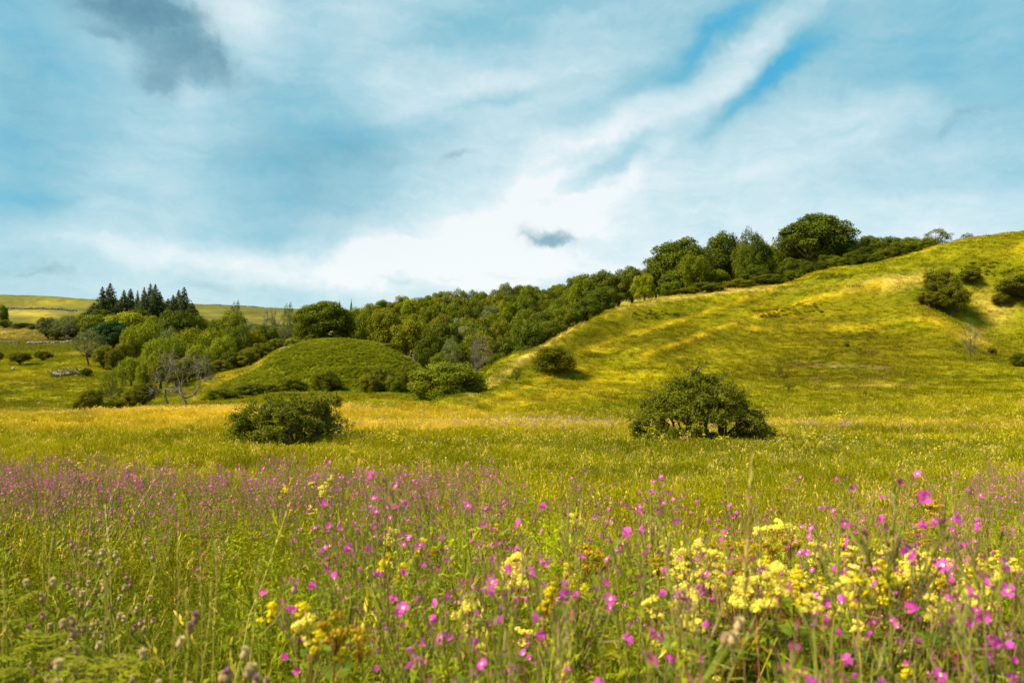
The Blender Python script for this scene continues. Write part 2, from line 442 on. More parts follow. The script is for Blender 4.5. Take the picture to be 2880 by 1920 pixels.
M_OCHRE = leafmat('meadowsweet_faded_bloom', 'fixed', (0.54, 0.35, 0.02), var=0.3, transl=0.3, hue=0.02)
M_MLEAF = leafmat('meadowsweet_leaf', 'fixed', (0.12, 0.16, 0.012), var=0.4, transl=0.3, hue=0.03)
M_RSTEM = leafmat('red_stem', 'fixed', (0.24, 0.11, 0.035), var=0.3, transl=0.05)
M_THEAD = leafmat('thistle_bract', 'fixed', (0.34, 0.23, 0.10), var=0.35, transl=0.05, hue=0.03)
M_TDOWN = leafmat('thistle_down', 'fixed', (0.66, 0.52, 0.25), var=0.25, transl=0.3)
M_TPUR = leafmat('thistle_floret', 'fixed', (0.52, 0.20, 0.40), var=0.3, transl=0.3)
M_TLEAF = leafmat('thistle_leaf', 'fixed', (0.17, 0.18, 0.012), var=0.4, transl=0.3, hue=0.03)
M_STRAW = leafmat('straw', 'fixed', (0.52, 0.40, 0.085), var=0.25, transl=0.3)
M_SILVER = leafmat('silverweed_leaf', 'fixed', (0.20, 0.20, 0.006), var=0.3, transl=0.25)

# ------------------------------------------------------------------ colours of the grassland (albedo)
G_GREEN = np.array((0.190, 0.184, 0.003)); G_LIME = np.array((0.330, 0.276, 0.003)); G_GOLD = np.array((0.56, 0.380, 0.012))
G_STRAW = np.array((0.68, 0.47, 0.09)); G_DARK = np.array((0.11, 0.105, 0.003)); G_OLIVE = np.array((0.185, 0.150, 0.003))
G_BRACK = np.array((0.185, 0.190, 0.004)); G_BROWN = np.array((0.17, 0.095, 0.012)); G_SOIL = np.array((0.33, 0.20, 0.10)); G_MOOR = np.array((0.145, 0.128, 0.018))
# patches of the ground, by where they lie: photo column, row, half extents, slant, colour, strength
PATCH = [
 (600,1175,640,26,0,G_GOLD,.95),(150,1165,300,8,0,G_STRAW,.5),(700,1158,360,12,0,G_STRAW,.8),(1100,1215,500,12,0,G_GOLD,.6),(300,1200,420,14,0,G_GOLD,.6),(1100,1180,300,15,0,G_GOLD,.6),(200,1215,300,14,0,G_GOLD,.55),(900,1205,300,12,0,G_LIME,.5),
 (1500,1205,900,11,0,G_STRAW,.55),(1250,1160,160,14,0,G_GOLD,.6),(2300,1200,700,8,0,G_GOLD,.45),(1750,1150,420,22,0,G_GREEN,.65),(1500,1120,180,18,-20,G_GOLD,.6),
 (1080,1262,260,8,0,G_DARK,.55),(2450,1222,400,6,0,G_DARK,.6),(1700,1240,200,8,0,G_GREEN,.5),
 (1380,1075,60,10,-45,G_STRAW,.5),(1480,1010,90,10,-30,G_STRAW,.5),(1600,930,70,9,-35,G_GOLD,.4),(1750,880,130,14,-10,G_GOLD,.35),(2000,820,190,8,-4,G_STRAW,.6),(1850,835,120,7,-8,G_STRAW,.45),
 (1900,880,130,22,-8,G_BRACK,.55),(1850,905,150,20,-10,G_OLIVE,.6),(1700,920,120,35,-20,G_OLIVE,.5),
 (2180,880,140,14,-12,G_BRACK,.4),(2290,900,160,14,0,G_BROWN,.45),(2330,925,180,12,4,G_LIME,.5),(2250,960,420,34,0,G_OLIVE,.95),(2330,1000,420,55,0,G_OLIVE,.95),(2300,1060,300,26,0,G_OLIVE,.85),
 (2350,780,120,16,-8,G_BRACK,.45),(2500,795,110,18,-10,G_STRAW,.75),(2440,815,120,10,-14,G_GOLD,.5),(2790,865,60,45,40,G_STRAW,.45),(2640,905,100,9,25,G_GOLD,.55),(2740,950,40,18,40,G_STRAW,.5),
 (2790,760,110,28,0,G_BRACK,.7),(2840,830,60,60,0,G_DARK,.35),(2650,870,60,20,0,G_DARK,.35),(2860,960,90,60,0,G_GREEN,.5),(2800,700,120,20,-12,G_OLIVE,.5),(2870,700,60,8,-8,G_GOLD,.5),
 (2330,1027,80,3.5,2,G_SOIL,.95),(2240,1032,40,3,-10,G_BROWN,.8),(2470,1035,60,3,6,G_BROWN,.8),(2440,990,60,3,-3,G_BROWN,.8),(2290,1068,10,6,0,G_SOIL,.7),(2420,1062,70,3,-3,G_BROWN,.6),(2460,1034,18,3,0,G_SOIL,.8),
 (2200,1110,400,26,0,G_LIME,.35),(2500,1120,260,14,0,G_BROWN,.25),(2450,1085,130,7,-3,G_STRAW,.4),(1900,1030,260,50,-15,G_LIME,.7),(1700,1010,160,60,-30,G_LIME,.7),(1650,1100,260,26,-8,G_GOLD,.5),(1800,1075,200,20,-8,G_LIME,.6),
 (2700,1150,300,20,0,G_LIME,.4),(2450,870,220,34,0,G_OLIVE,.8),(1560,1000,60,60,-40,G_OLIVE,.5),(1600,960,90,30,-30,G_OLIVE,.6),(2150,850,60,30,0,G_OLIVE,.6),(2600,1000,240,40,0,G_OLIVE,.35),(2050,1000,160,50,0,G_OLIVE,.4),
 (30,940,110,16,4,G_STRAW,.5),(250,1000,40,5,0,G_STRAW,.6),(60,880,90,8,0,G_STRAW,.35),(130,895,60,14,20,G_GOLD,.4),(150,850,60,8,0,G_GOLD,.4),(90,1080,160,18,4,G_BROWN,.20),(130,1128,160,10,0,G_GREEN,.6),(60,1060,120,20,0,G_GOLD,.25),(300,1050,60,20,0,G_GREEN,.4),
 (650,1065,90,9,-32,G_GOLD,.6),(540,1090,60,10,-20,G_LIME,.7),(720,1030,70,7,-35,G_STRAW,.5),(570,1105,50,3,-35,G_STRAW,.7),(400,1125,120,12,0,G_GREEN,.6),
]
STRAW_SHADE_LINES = [([(2172,812),(2100,842),(2000,872),(1830,925),(1640,985),(1540,1020)],5,G_GOLD,.85),([(2140,838),(2010,892),(1840,945),(1650,1003),(1560,1032)],10,G_OLIVE,.75),  # straw along fold crests; lit edges and shade below painted into the colour
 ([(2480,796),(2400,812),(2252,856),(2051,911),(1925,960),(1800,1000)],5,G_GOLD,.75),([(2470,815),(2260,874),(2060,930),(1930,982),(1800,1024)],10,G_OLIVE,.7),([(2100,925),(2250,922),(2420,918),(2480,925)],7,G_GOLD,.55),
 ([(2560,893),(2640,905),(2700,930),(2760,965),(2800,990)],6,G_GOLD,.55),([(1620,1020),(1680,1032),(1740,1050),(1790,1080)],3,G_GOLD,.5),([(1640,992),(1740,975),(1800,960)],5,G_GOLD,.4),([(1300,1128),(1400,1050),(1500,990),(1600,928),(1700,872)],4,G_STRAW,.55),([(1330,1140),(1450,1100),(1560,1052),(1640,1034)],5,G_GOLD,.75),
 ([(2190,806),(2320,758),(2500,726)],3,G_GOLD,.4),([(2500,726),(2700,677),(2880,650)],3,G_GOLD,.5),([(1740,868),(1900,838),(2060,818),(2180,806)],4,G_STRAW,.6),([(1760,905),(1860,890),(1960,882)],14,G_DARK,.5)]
BRK = [(560,1128),(615,1090),(655,1070),(720,1035),(775,992),(850,966),(930,958),(1010,961),(1070,970),(1120,992),(1180,1030),(1180,1122),(1000,1112),(800,1122)]
def inpoly(x, y, P):
    c = np.zeros(x.shape, bool)
    for (x0, y0), (x1, y1) in zip(P, P[1:] + P[:1]):
        cond = (y0 > y) != (y1 > y)
        with np.errstate(divide='ignore'):
            c ^= cond & (x < (x1-x0) * (y - y0) / ((y1-y0) if y1 != y0 else 1e-9) + x0)
    return c
def gcol(x, y, z):
    u = x / np.maximum(y, 1e-3) * FPX + 1440; v = YH + (ZC - z) / np.maximum(y, 1e-3) * FPX
    n1 = fbm(x/9, y/9, 4) ; n2 = fbm(x/2.2+50, y/2.2, 3); n3 = fbm(x/30+9, y/30, 3)
    f = np.clip(0.45 + 0.9*n1 + 0.5*n2, 0, 1)[:, None]
    c = G_GREEN*(1-f) + G_LIME*f
    moor = np.clip((y - 150)/80, 0, 1)[:, None]
    c = c*(1-moor) + (G_MOOR*(1 + 0.5*n3[:, None]))*moor
    ok = (y > 14)
    for cx, cy, rx, ry, an, cc, st in PATCH:
        a = math.radians(-an)
        dx, dy = u - cx + 40*n1, v - cy + 8*n2
        p = (dx*math.cos(a) - dy*math.sin(a)) / rx; q = (dx*math.sin(a) + dy*math.cos(a)) / ry
        w = np.where(ok, st*np.exp(-(p*p + q*q))*np.clip(1 + 0.9*n2, 0.2, 1.4), 0)
        w = np.clip(w, 0, 1)[:, None]
        c = c*(1-w) + cc*w
    for P, w_, cc, st in STRAW_SHADE_LINES:
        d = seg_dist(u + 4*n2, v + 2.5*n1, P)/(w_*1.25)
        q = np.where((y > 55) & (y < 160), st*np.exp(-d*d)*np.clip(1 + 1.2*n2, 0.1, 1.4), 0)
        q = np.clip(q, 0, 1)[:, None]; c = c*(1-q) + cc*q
    hill = np.clip((y - 60)/12, 0, 1)*np.clip((160 - y)/20, 0, 1)
    tr = fbm(x/5.0, z*1.6 + y/14, 4); tr2 = fbm(x/14.0 + 5, z*0.55, 3)
    c = c*((1 + hill*(0.40*tr + 0.28*tr2))*(1 - 0.12*hill))[:, None]
    bare = (np.clip(fbm(x/2.6 + 70, z*1.1 + 3, 4) - 0.42, 0, 0.2)*5*hill)[:, None]; c = c*(1-bare*0.7) + G_BROWN*bare*0.7
    br = bracken_mask(x, y, u, v)
    c = c*(1-br[:, None]) + G_BRACK*br[:, None]
    return np.clip(c * (1 + 0.25*n2[:, None]), 0.001, 1)
def bracken_mask(x, y, u, v):
    near = (y > 82) & (y < 126)
    w = inpoly(u + 10*fbm(x/3, y/3, 2), v + 5*fbm(x/2+7, y/2, 2), BRK) & near
    back = (y >= 113) & (y < 128) & (u > 760) & (u < 1130)
    return np.where(w | back, 1.0, 0.0)

# ------------------------------------------------------------------ ground
us = np.concatenate([np.linspace(-3.2, -1.0, 24)[:-1], np.linspace(-1.0, 1.0, 620), np.linspace(1.0, 3.2, 24)[1:]])
ysr = np.concatenate([np.linspace(-28, 0, 16)[:-1], np.linspace(0, 16, 90)[:-1], np.exp(np.linspace(math.log(16), math.log(160), 420))[:-1], np.exp(np.linspace(math.log(160), math.log(3900), 110))])
U_, Y_ = np.meshgrid(us, ysr)
X_ = U_ * (np.maximum(Y_, 0) + 9)
X_ = X_.ravel(); Yf = Y_.ravel()
Z_ = H(X_, Yf)
gb = Bag()
nr, nc = len(ysr), len(us)
ii = (np.arange(nr-1)[:, None]*nc + np.arange(nc-1)[None, :]).ravel()
gb.add(np.stack([X_, Yf, Z_], 1), np.stack([ii, ii+1, ii+nc+1, ii+nc], 1), 0.5)
mg = bpy.data.materials.new('meadow_ground'); mg.use_nodes = True
t_ = mg.node_tree; t_.nodes.clear(); N = NT(t_)
tcg = N.n('ShaderNodeTexCoord')
ca = N.n('ShaderNodeAttribute', attribute_type='GEOMETRY', attribute_name='gcol')
g1 = N.noise(N.mapping(tcg.outputs['Object'], scale=(1, 1, 3.0)), 2.2, 6, 0.7)
g2 = N.noise(N.mapping(tcg.outputs['Object'], scale=(0.5, 0.5, 5.0)), 1.4, 5, 0.65)
g3 = N.noise(N.mapping(tcg.outputs['Object'], scale=(1, 0.6, 2.5)), 0.30, 9, 0.72)
vv = N.math('ADD', N.math('MULTIPLY', g1.outputs['Fac'], 1.1), N.math('MULTIPLY', g2.outputs['Fac'], 0.8))
vv = N.math('ADD', vv, N.math('MULTIPLY', g3.outputs['Fac'], 1.1))
hs = N.n('ShaderNodeHueSaturation'); N.put(hs.inputs['Color'], ca.outputs['Color']); N.put(hs.inputs['Value'], N.math('SUBTRACT', vv, 0.62))
pr = N.n('ShaderNodeBsdfPrincipled'); N.put(pr.inputs['Base Color'], hs.outputs[0]); pr.inputs['Roughness'].default_value = 0.95
pr.inputs['Specular IOR Level'].default_value = 0.05
bp = N.n('ShaderNodeBump'); bp.inputs['Strength'].default_value = 0.9; bp.inputs['Distance'].default_value = 0.35
N.put(bp.inputs['Height'], g1.outputs['Fac']); t_.links.new(bp.outputs[0], pr.inputs['Normal'])
o_ = N.n('ShaderNodeOutputMaterial'); t_.links.new(pr.outputs[0], o_.inputs[0])
gme = gb.mesh('ground', [mg], smooth=True)
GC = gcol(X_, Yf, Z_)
far_mix = np.clip((Yf - 8) / 25, 0.0, 1)[:, None]
GC = GC*far_mix + np.array((0.06, 0.06, 0.008))*(1-far_mix)          # ground blends to dark olive near the viewer, where the tall herbs stand
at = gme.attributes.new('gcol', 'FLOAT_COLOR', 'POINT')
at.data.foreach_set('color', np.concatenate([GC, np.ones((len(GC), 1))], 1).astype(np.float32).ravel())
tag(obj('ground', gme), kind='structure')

# ------------------------------------------------------------------ scattered stuff through geometry nodes
def scatter(name, pts, rot, scl, cols, idx, protos, label=None):
    """pts (n,3), rot (n,3), scl (n,3), cols (n,3), idx (n,) which of the protos"""
    me = bpy.data.meshes.new(name)
    n = len(pts)
    me.vertices.add(n); me.vertices.foreach_set('co', np.asarray(pts, np.float32).ravel())
    for nm, typ, arr, key in (('rot', 'FLOAT_VECTOR', rot, 'vector'), ('scl', 'FLOAT_VECTOR', scl, 'vector')):
        a = me.attributes.new(nm, typ, 'POINT'); a.data.foreach_set(key, np.asarray(arr, np.float32).ravel())
    a = me.attributes.new('col', 'FLOAT_COLOR', 'POINT')
    a.data.foreach_set('color', np.concatenate([cols, np.ones((n, 1))], 1).astype(np.float32).ravel())
    a = me.attributes.new('idx', 'INT', 'POINT'); a.data.foreach_set('value', np.asarray(idx, np.int32))
    o = obj(name, me)
    pc = bpy.data.collections.new(name + '_kinds')
    for k, pm in enumerate(protos):
        po = bpy.data.objects.new('%s_kind_%02d' % (name, k), pm); pc.objects.link(po)
    ng = bpy.data.node_groups.new(name + '_scatter', 'GeometryNodeTree')
    ng.interface.new_socket('Geometry', in_out='INPUT', socket_type='NodeSocketGeometry')
    ng.interface.new_socket('Geometry', in_out='OUTPUT', socket_type='NodeSocketGeometry')
    nn, L = ng.nodes, ng.links
    gi = nn.new('NodeGroupInput'); go = nn.new('NodeGroupOutput')
    iop = nn.new('GeometryNodeInstanceOnPoints')
    ci = nn.new('GeometryNodeCollectionInfo'); ci.inputs['Collection'].default_value = pc
    ci.inputs['Separate Children'].default_value = True; ci.inputs['Reset Children'].default_value = True
    def na(nm, typ):
        x = nn.new('GeometryNodeInputNamedAttribute'); x.data_type = typ; x.inputs['Name'].default_value = nm; return x.outputs['Attribute']
    L.new(gi.outputs[0], iop.inputs['Points']); L.new(ci.outputs[0], iop.inputs['Instance'])
    iop.inputs['Pick Instance'].default_value = True
    L.new(na('idx', 'INT'), iop.inputs['Instance Index'])
    e2r = nn.new('FunctionNodeEulerToRotation'); L.new(na('rot', 'FLOAT_VECTOR'), e2r.inputs[0]); L.new(e2r.outputs[0], iop.inputs['Rotation'])
    L.new(na('scl', 'FLOAT_VECTOR'), iop.inputs['Scale'])
    L.new(iop.outputs[0], go.inputs[0])
    md = o.modifiers.new('scatter', 'NODES'); md.node_group = ng
    tag(o, label=label, kind='stuff')
    return o

def tuft(seed, nb, h, w, spread, lean=0.5, segs=3, head=0):
    r = np.random.default_rng(seed); b = Bag()
    for k in range(nb):
        a = r.uniform(0, 2*np.pi); p0 = np.array([r.normal()*spread, r.normal()*spread, -0.03])
        hh = h * r.uniform(0.55, 1.1); ln = lean * r.uniform(0.2, 1.2) * hh
        t = np.linspace(0, 1, segs+1)
        d = np.array([math.cos(a), math.sin(a), 0]); sd_ = np.array([-math.sin(a + r.normal()*0.8), math.cos(a), 0])
        P = p0 + np.outer(t**2 * ln, d) + np.outer(hh * (t - 0.12*t**2*lean), [0, 0, 1])
        ww = w * r.uniform(0.6, 1.2) * (1 - t)**0.6 * 0.5
        V = np.concatenate([P - ww[:, None]*sd_, P + ww[:, None]*sd_])
        n_ = segs + 1
        F = [(i, i+1, n_+i+1, n_+i) for i in range(segs)]
        b.add(V, F, r.random())
        if r.random() < head:
            tip = P[-1]; m = 7
            q = tip + np.outer(np.linspace(-0.14, 0.02, m)*h, unit(P[-1]-P[-2]))
            leaves(b, q, rnd(m, r)*0.012*(h/0.6) + unit(P[-1]-P[-2])*0.05*h, rnd(m, r)*w*1.1, v=0.9+0*r.random(m))
    return b.mesh('grass_tuft', [M_GRASS])
def bracken_clump(seed, big=1.0):
    r = np.random.default_rng(seed); b = Bag()
    for k in range(7):
        a = r.uniform(0, 2*np.pi); hh = r.uniform(0.5, 1.0)*0.8
        d = np.array([math.cos(a), math.sin(a), 0]); t = np.linspace(0.25, 1, 8)
        P = np.outer(t**1.8*0.75, d) + np.outer(hh*np.sin(t*1.7), [0, 0, 1]) + r.normal(size=3)*[.2, .2, 0]
        sdv = np.array([-d[1], d[0], 0])
        for sgn in (-1, 1):
            ln = (1.05 - t)*0.42 + 0.05
            D = sgn*sdv*ln[:, None] + d*0.12*ln[:, None] + np.array([0, 0, -0.05])
            leaves(b, P, D, np.tile(d*0.06, (len(t), 1)) + r.normal(size=(len(t), 3))*0.01, v=r.random()*np.ones(len(t)))
    return b.mesh('bracken_clump', [M_GRASS])

NBIG = 0
def grass_band(name, y0, y1, dens, protos, smin, smax, label, hmul=None, umax=0.72, mask=None, tint=None, seed=1):
    r = np.random.default_rng(seed)
    pad = 4.0 if y1 < 30 else 5.0          # carry on past the edges of the view
    area = umax*(y1*y1 - y0*y0) + 2*pad*(y1 - y0)
    n = int(area*dens)
    y = r.uniform(y0, y1, n*4); y = y[r.random(n*4) < (umax*y + pad)/(umax*y1 + pad)][:n]; n = len(y)
    x = r.uniform(-1, 1, n)*(umax*y + pad)
    z = H(x, y)
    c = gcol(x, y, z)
    uu = x/y*FPX + 1440; vv_ = YH + (ZC - z)/y*FPX
    keep = np.ones(n, bool)
    if mask is not None: keep = mask(x, y, uu, vv_)
    if tint is not None: c = tint(c, x, y, uu, vv_, r)
    s_ = r.uniform(smin, smax, n)*(1 + 0.5*fbm(x/3, y/3, 2))
    hm = np.ones(n) if hmul is None else hmul(x, y, uu, vv_)
    tilt = 0.15
    rot = np.stack([r.normal(0, tilt, n), r.normal(0, tilt, n), r.uniform(0, 6.28, n)], 1)
    c = c*r.uniform(0.8, 1.25, n)[:, None]
    k = keep
    return scatter(name, np.stack([x, y, z], 1)[k], rot[k], np.stack([s_, s_, s_*hm], 1)[k], c[k], r.integers(0, len(protos), n)[k], protos, label)
notb = lambda x, y, u, v: bracken_mask(x, y, u, v) < 0.5
far_protos = [tuft(100+i, 26, 0.34, 0.045, 0.22, 0.6, 2) for i in range(4)]
grass_band('hill_grass', 62, 155, 5.0, far_protos, 0.55, 1.15, 'rough yellow green grass over the slopes and hollows', mask=notb, seed=11,
           hmul=lambda x, y, u, v: np.where(v < 1140, 0.75, 1.1))
grass_band('far_slope_grass', 150, 300, 2.0, far_protos, 1.2, 2.2, 'coarse pasture grass on the far left fields below the moor', seed=16, mask=lambda x, y, u, v: (u < 900))
mid_protos = [tuft(120+i, 26, 0.46, 0.020, 0.13, 0.45, 3, head=0.25) for i in range(5)]
def mid_tint(c, x, y, u, v, r):
    seed_ = r.random(len(x)) < 0.16
    c = c.copy(); c[seed_] = c[seed_]*0.4 + G_STRAW*0.7
    return c
grass_band('meadow_grass', 24, 64, 15.0, mid_protos, 0.8, 1.35, 'tall summer grass of the open meadow, green below and straw at the tips', tint=mid_tint, seed=12)
near_protos = [tuft(140+i, 26, 0.58, 0.011, 0.09, 0.45, 3, head=0.2) for i in range(5)]
grass_band('meadow_grass_near', 7, 25, 30.0, near_protos, 0.8, 1.35, 'green meadow grass between the wildflower drifts and the bushes', tint=mid_tint, seed=13)
brp = [bracken_clump(160+i) for i in range(3)]
grass_band('bracken', 82, 150, 15.0, brp, 0.27, 0.48, 'dense green bracken covering the rounded mound', seed=14, umax=0.5,
           mask=lambda x, y, u, v: bracken_mask(x, y, u, v) > 0.5)
# bracken patches and rush tussocks out on the big hillside
def bp_mask(x, y, u, v):
    m = np.zeros(len(x))
    for cx, cy, rx, ry in ((2180, 880, 130, 14), (1860, 885, 90, 20), (2790, 760, 90, 22), (2350, 780, 90, 10), (1100, 1118, 140, 8), (900, 1122, 160, 6), (2250, 860, 70, 8), (2500, 880, 40, 6)):
        m = np.maximum(m, np.exp(-((u-cx)/rx)**2 - ((v-cy)/ry)**2))
    return m*np.clip(1 + 1.2*fbm(x/2, y/2, 2), 0, 2) > 0.5
grass_band('bracken_patches', 70, 135, 2.6, brp, 0.30, 0.6, 'patches of green bracken scattered on the hillside', seed=15, mask=bp_mask,
           tint=lambda c, x, y, u, v, r: np.tile(G_OLIVE*1.0, (len(x), 1))*(0.8+0.5*r.random(len(x)))[:, None])

# ------------------------------------------------------------------ trees
def crown_lobes(r, W_, Hh, z0, n, rl, flat=1.0, top=1.0, inner=0.25):
    """lobe centres through an ellipsoidal crown"""
    out = []
    for k in range(n):
        i = (k + 0.5)/n
        ph = k*2.39996 + r.normal()*0.35
        cz = 1 - 1.75*i
        s_ = math.sqrt(max(0, 1 - cz*cz))
        rad = r.uniform(0.62, 0.86)
        c = np.array([math.cos(ph)*s_*rad*W_/2, math.sin(ph)*s_*rad*W_/2, z0 + Hh/2 + cz*rad*Hh/2*top])
        out.append((c, rl*W_*r.uniform(0.75, 1.25), flat))
    for k in range(int(n*inner)):
        c = r.normal(size=3)*[W_*.13, W_*.13, Hh*.13] + [0, 0, z0 + Hh/2]
        out.append((c, rl*W_*1.2, flat))
    return out
def leaf_lobes(b, r, lobes, size, cover, up=0.35, gap=0.0, squash=1.0, under=1.0, shag=0.25):
    for c, R, fl in lobes:
        n = int(cover * 12.57*R*R / (size*size*0.75))
        d = rnd(n, r)
        d[:, 2] = np.where((d[:, 2] < -0.2) & (r.random(n) < 0.55*under), -d[:, 2], d[:, 2])
        # holes and bumps on every lobe
        k1, k2, k3 = r.normal(size=3)*3, r.normal(size=3)*5, r.normal(size=3)*8
        bump = 0.5*np.sin(d@k1 + c[0]*3) + 0.3*np.sin(d@k2 + 1) + 0.25*np.sin(d@k3)
        rr = R*(0.92 + shag*bump + 0.10*r.normal(size=n))
        rr *= np.where(r.random(n) < 0.22, r.uniform(0.4, 0.95, n), 1)
        P = c + d*rr[:, None]*[1, 1, fl*squash]
        keep = (bump > -0.55 - 0.5*(1-gap)) | (r.random(n) < 0.3)
        nrm = unit(d*0.9 + rnd(n, r)*0.75 + [0, 0, up])
        t = unit(np.cross(nrm, rnd(n, r)))
        w = np.cross(nrm, t)
        sz = size*r.uniform(0.6, 1.35, n)[:, None]
        lv = 0.5 + 0.28*r.normal(size=n)*0.6 + r.normal()*0.10 + 0.10*bump
        leaves(b, P[keep] - t[keep]*sz[keep]*0.5, t[keep]*sz[keep], w[keep]*sz[keep]*0.42, v=np.clip(lv, 0, 1)[keep])
def limbs(b, r, targets, z_fork, r0, n=5, wig=0.12):
    tips = []
    P0 = np.array([0, 0, -0.4]); P1 = np.array([r.normal()*0.15, r.normal()*0.15, z_fork])
    t = np.linspace(0, 1, 5)
    line = P0 + np.outer(t, P1 - P0) + r.normal(size=(5, 3))*wig*[1, 1, 0]*0.4
    line[0] = P0
    tube(b, line, np.linspace(r0*1.35, r0*0.85, 5), 7)
    for tg in targets:
        L = np.linalg.norm(tg - line[-1]); t = np.linspace(0, 1, 5)[:, None]
        bow = np.array([0, 0, -0.12*L])*np.sin(t*np.pi)*(-1 if r.random() < .3 else 1)
        q = line[-1] + (tg - line[-1])*t + bow + np.vstack([np.zeros(3), r.normal(size=(3, 3))*wig*L*0.3, np.zeros(3)])
        tube(b, q, np.linspace(r0*0.55, r0*0.10, 5), n)
        tips.append(q)
    return tips
def tree_proto(kind, seed):
    """every kind is about 10 m wide and 10 m high; returns {part: mesh}"""
    r = np.random.default_rng(seed); c = Bag(); t = Bag()
    W_ = 10.0
    if kind == 'broad':
        lb = crown_lobes(r, 10, 9.6, 0.5, 30, 0.155, flat=0.85); leaf_lobes(c, r, lb, 0.30, 1.15)
        limbs(t, r, [l[0] for l in lb[:14]], 2.6, 0.42)
    elif kind == 'oak':
        lb = crown_lobes(r, 10, 9.2, 0.9, 50, 0.12, flat=0.75); leaf_lobes(c, r, lb, 0.24, 1.2)
        limbs(t, r, [l[0] for l in lb[:20]], 2.2, 0.5)
    elif kind == 'ash':
        lb = crown_lobes(r, 10, 9.4, 0.7, 36, 0.12, flat=1.1); leaf_lobes(c, r, lb, 0.26, 0.8, gap=0.5, shag=0.40)
        limbs(t, r, [l[0] for l in lb[:22]], 2.4, 0.32)
    elif kind == 'loose':
        lb = crown_lobes(r, 10, 8.2, 1.9, 22, 0.115, flat=0.8, inner=0.1); leaf_lobes(c, r, lb, 0.27, 0.55, gap=0.9, shag=0.5)
        limbs(t, r, [l[0] for l in lb], 2.6, 0.26)
    elif kind == 'haw':
        lb = crown_lobes(r, 10, 8.6, 1.2, 38, 0.125, flat=0.6, top=0.98); leaf_lobes(c, r, lb, 0.24, 1.0, gap=0.3, shag=0.4)
        for k in range(5): limbs(t, r, [l[0] for l in lb[k::5]], 1.3 + 0.3*r.random(), 0.22)
    elif kind == 'bush':
        lb = crown_lobes(r, 10, 10.4, -0.8, 44, 0.13, flat=0.8); leaf_lobes(c, r, lb, 0.25, 1.0, under=0.4, shag=0.3)
        limbs(t, r, [l[0] for l in lb[:16]], 1.0, 0.25)
    elif kind == 'spruce':
        for z in np.concatenate([np.linspace(0.6, 6.5, 22), np.linspace(6.8, 9.95, 18)]):
            f = 1 - z/10.15
            R = 4.6*f**0.95*r.uniform(0.6, 1.15)
            for k in range(int(7 + 7*f)):
                a = r.uniform(0, 6.283); L = R*r.uniform(0.7, 1.1)
                d = np.array([math.cos(a), math.sin(a), 0.0]); m = int(6 + 22*L/4.6)
                tt = r.uniform(0.12, 1, m)
                P = np.outer(tt*L, d) + np.array([0, 0, z]) + np.outer(tt**2*L*0.10 - tt*L*0.22, [0, 0, 1])
                n_ = unit(r.normal(size=(m, 3))*0.6 + [0, 0, 1]); dd = unit(d + r.normal(size=(m, 3))*0.6 + [0, 0, -0.2])
                leaves(c, P, dd*(0.22+0.75*f), np.cross(n_, dd)*(0.06+0.18*f), v=np.clip(0.5 + 0.25*r.normal(size=m), 0, 1))
        tube(t, [[0, 0, -0.5], [0, 0, 5], [0, 0, 10.0]], [0.35, 0.2, 0.03], 6)
    me = {'trunk': t.mesh('trunk', [M_BARK], smooth=True), 'crown': c.mesh('crown', [M_CROWN])}
    return me
def dead_tree_bag(seed, H_=8.0, spread=0.9, r0=0.25, levels=4, kids=(3, 4), lean=0.0):
    r = np.random.default_rng(seed); b = Bag(); twigs = Bag()
    def grow(p, d, L, rad, lv):
        m = 5
        P = [p]; dd = d.copy()
        for k in range(m):
            dd = unit(dd + r.normal(size=3)*0.16 + [0, 0, 0.05]); P.append(P[-1] + dd*L/m)
        tube(b if lv < 3 else twigs, P, np.linspace(rad, rad*0.45, m+1), 6 if lv < 2 else (4 if lv < 3 else 3))
        if lv >= levels: return
        for k in range(r.integers(*kids) + (1 if lv > 0 else 2)):
            q = P[r.integers(2, m+1)]
            nd = unit(dd*0.75 + rnd(1, r)[0]*spread + [0, 0, 0.18])
            grow(q, nd, L*r.uniform(0.5, 0.8), rad*0.48, lv+1)
    grow(np.array([0, 0, -0.3]), unit([lean, 0, 1.0]), H_*0.36, r0, 0)
    return b, twigs
def normalise(bags, W_, Hh):
    V = np.concatenate([v for b in bags for v in b.V])
    lo, hi = V.min(0), V.max(0)
    s_ = np.array([W_/(hi[0]-lo[0]), W_/(hi[1]-lo[1]), Hh/hi[2]])
    for b in bags: b.V = [v*s_ for v in b.V]

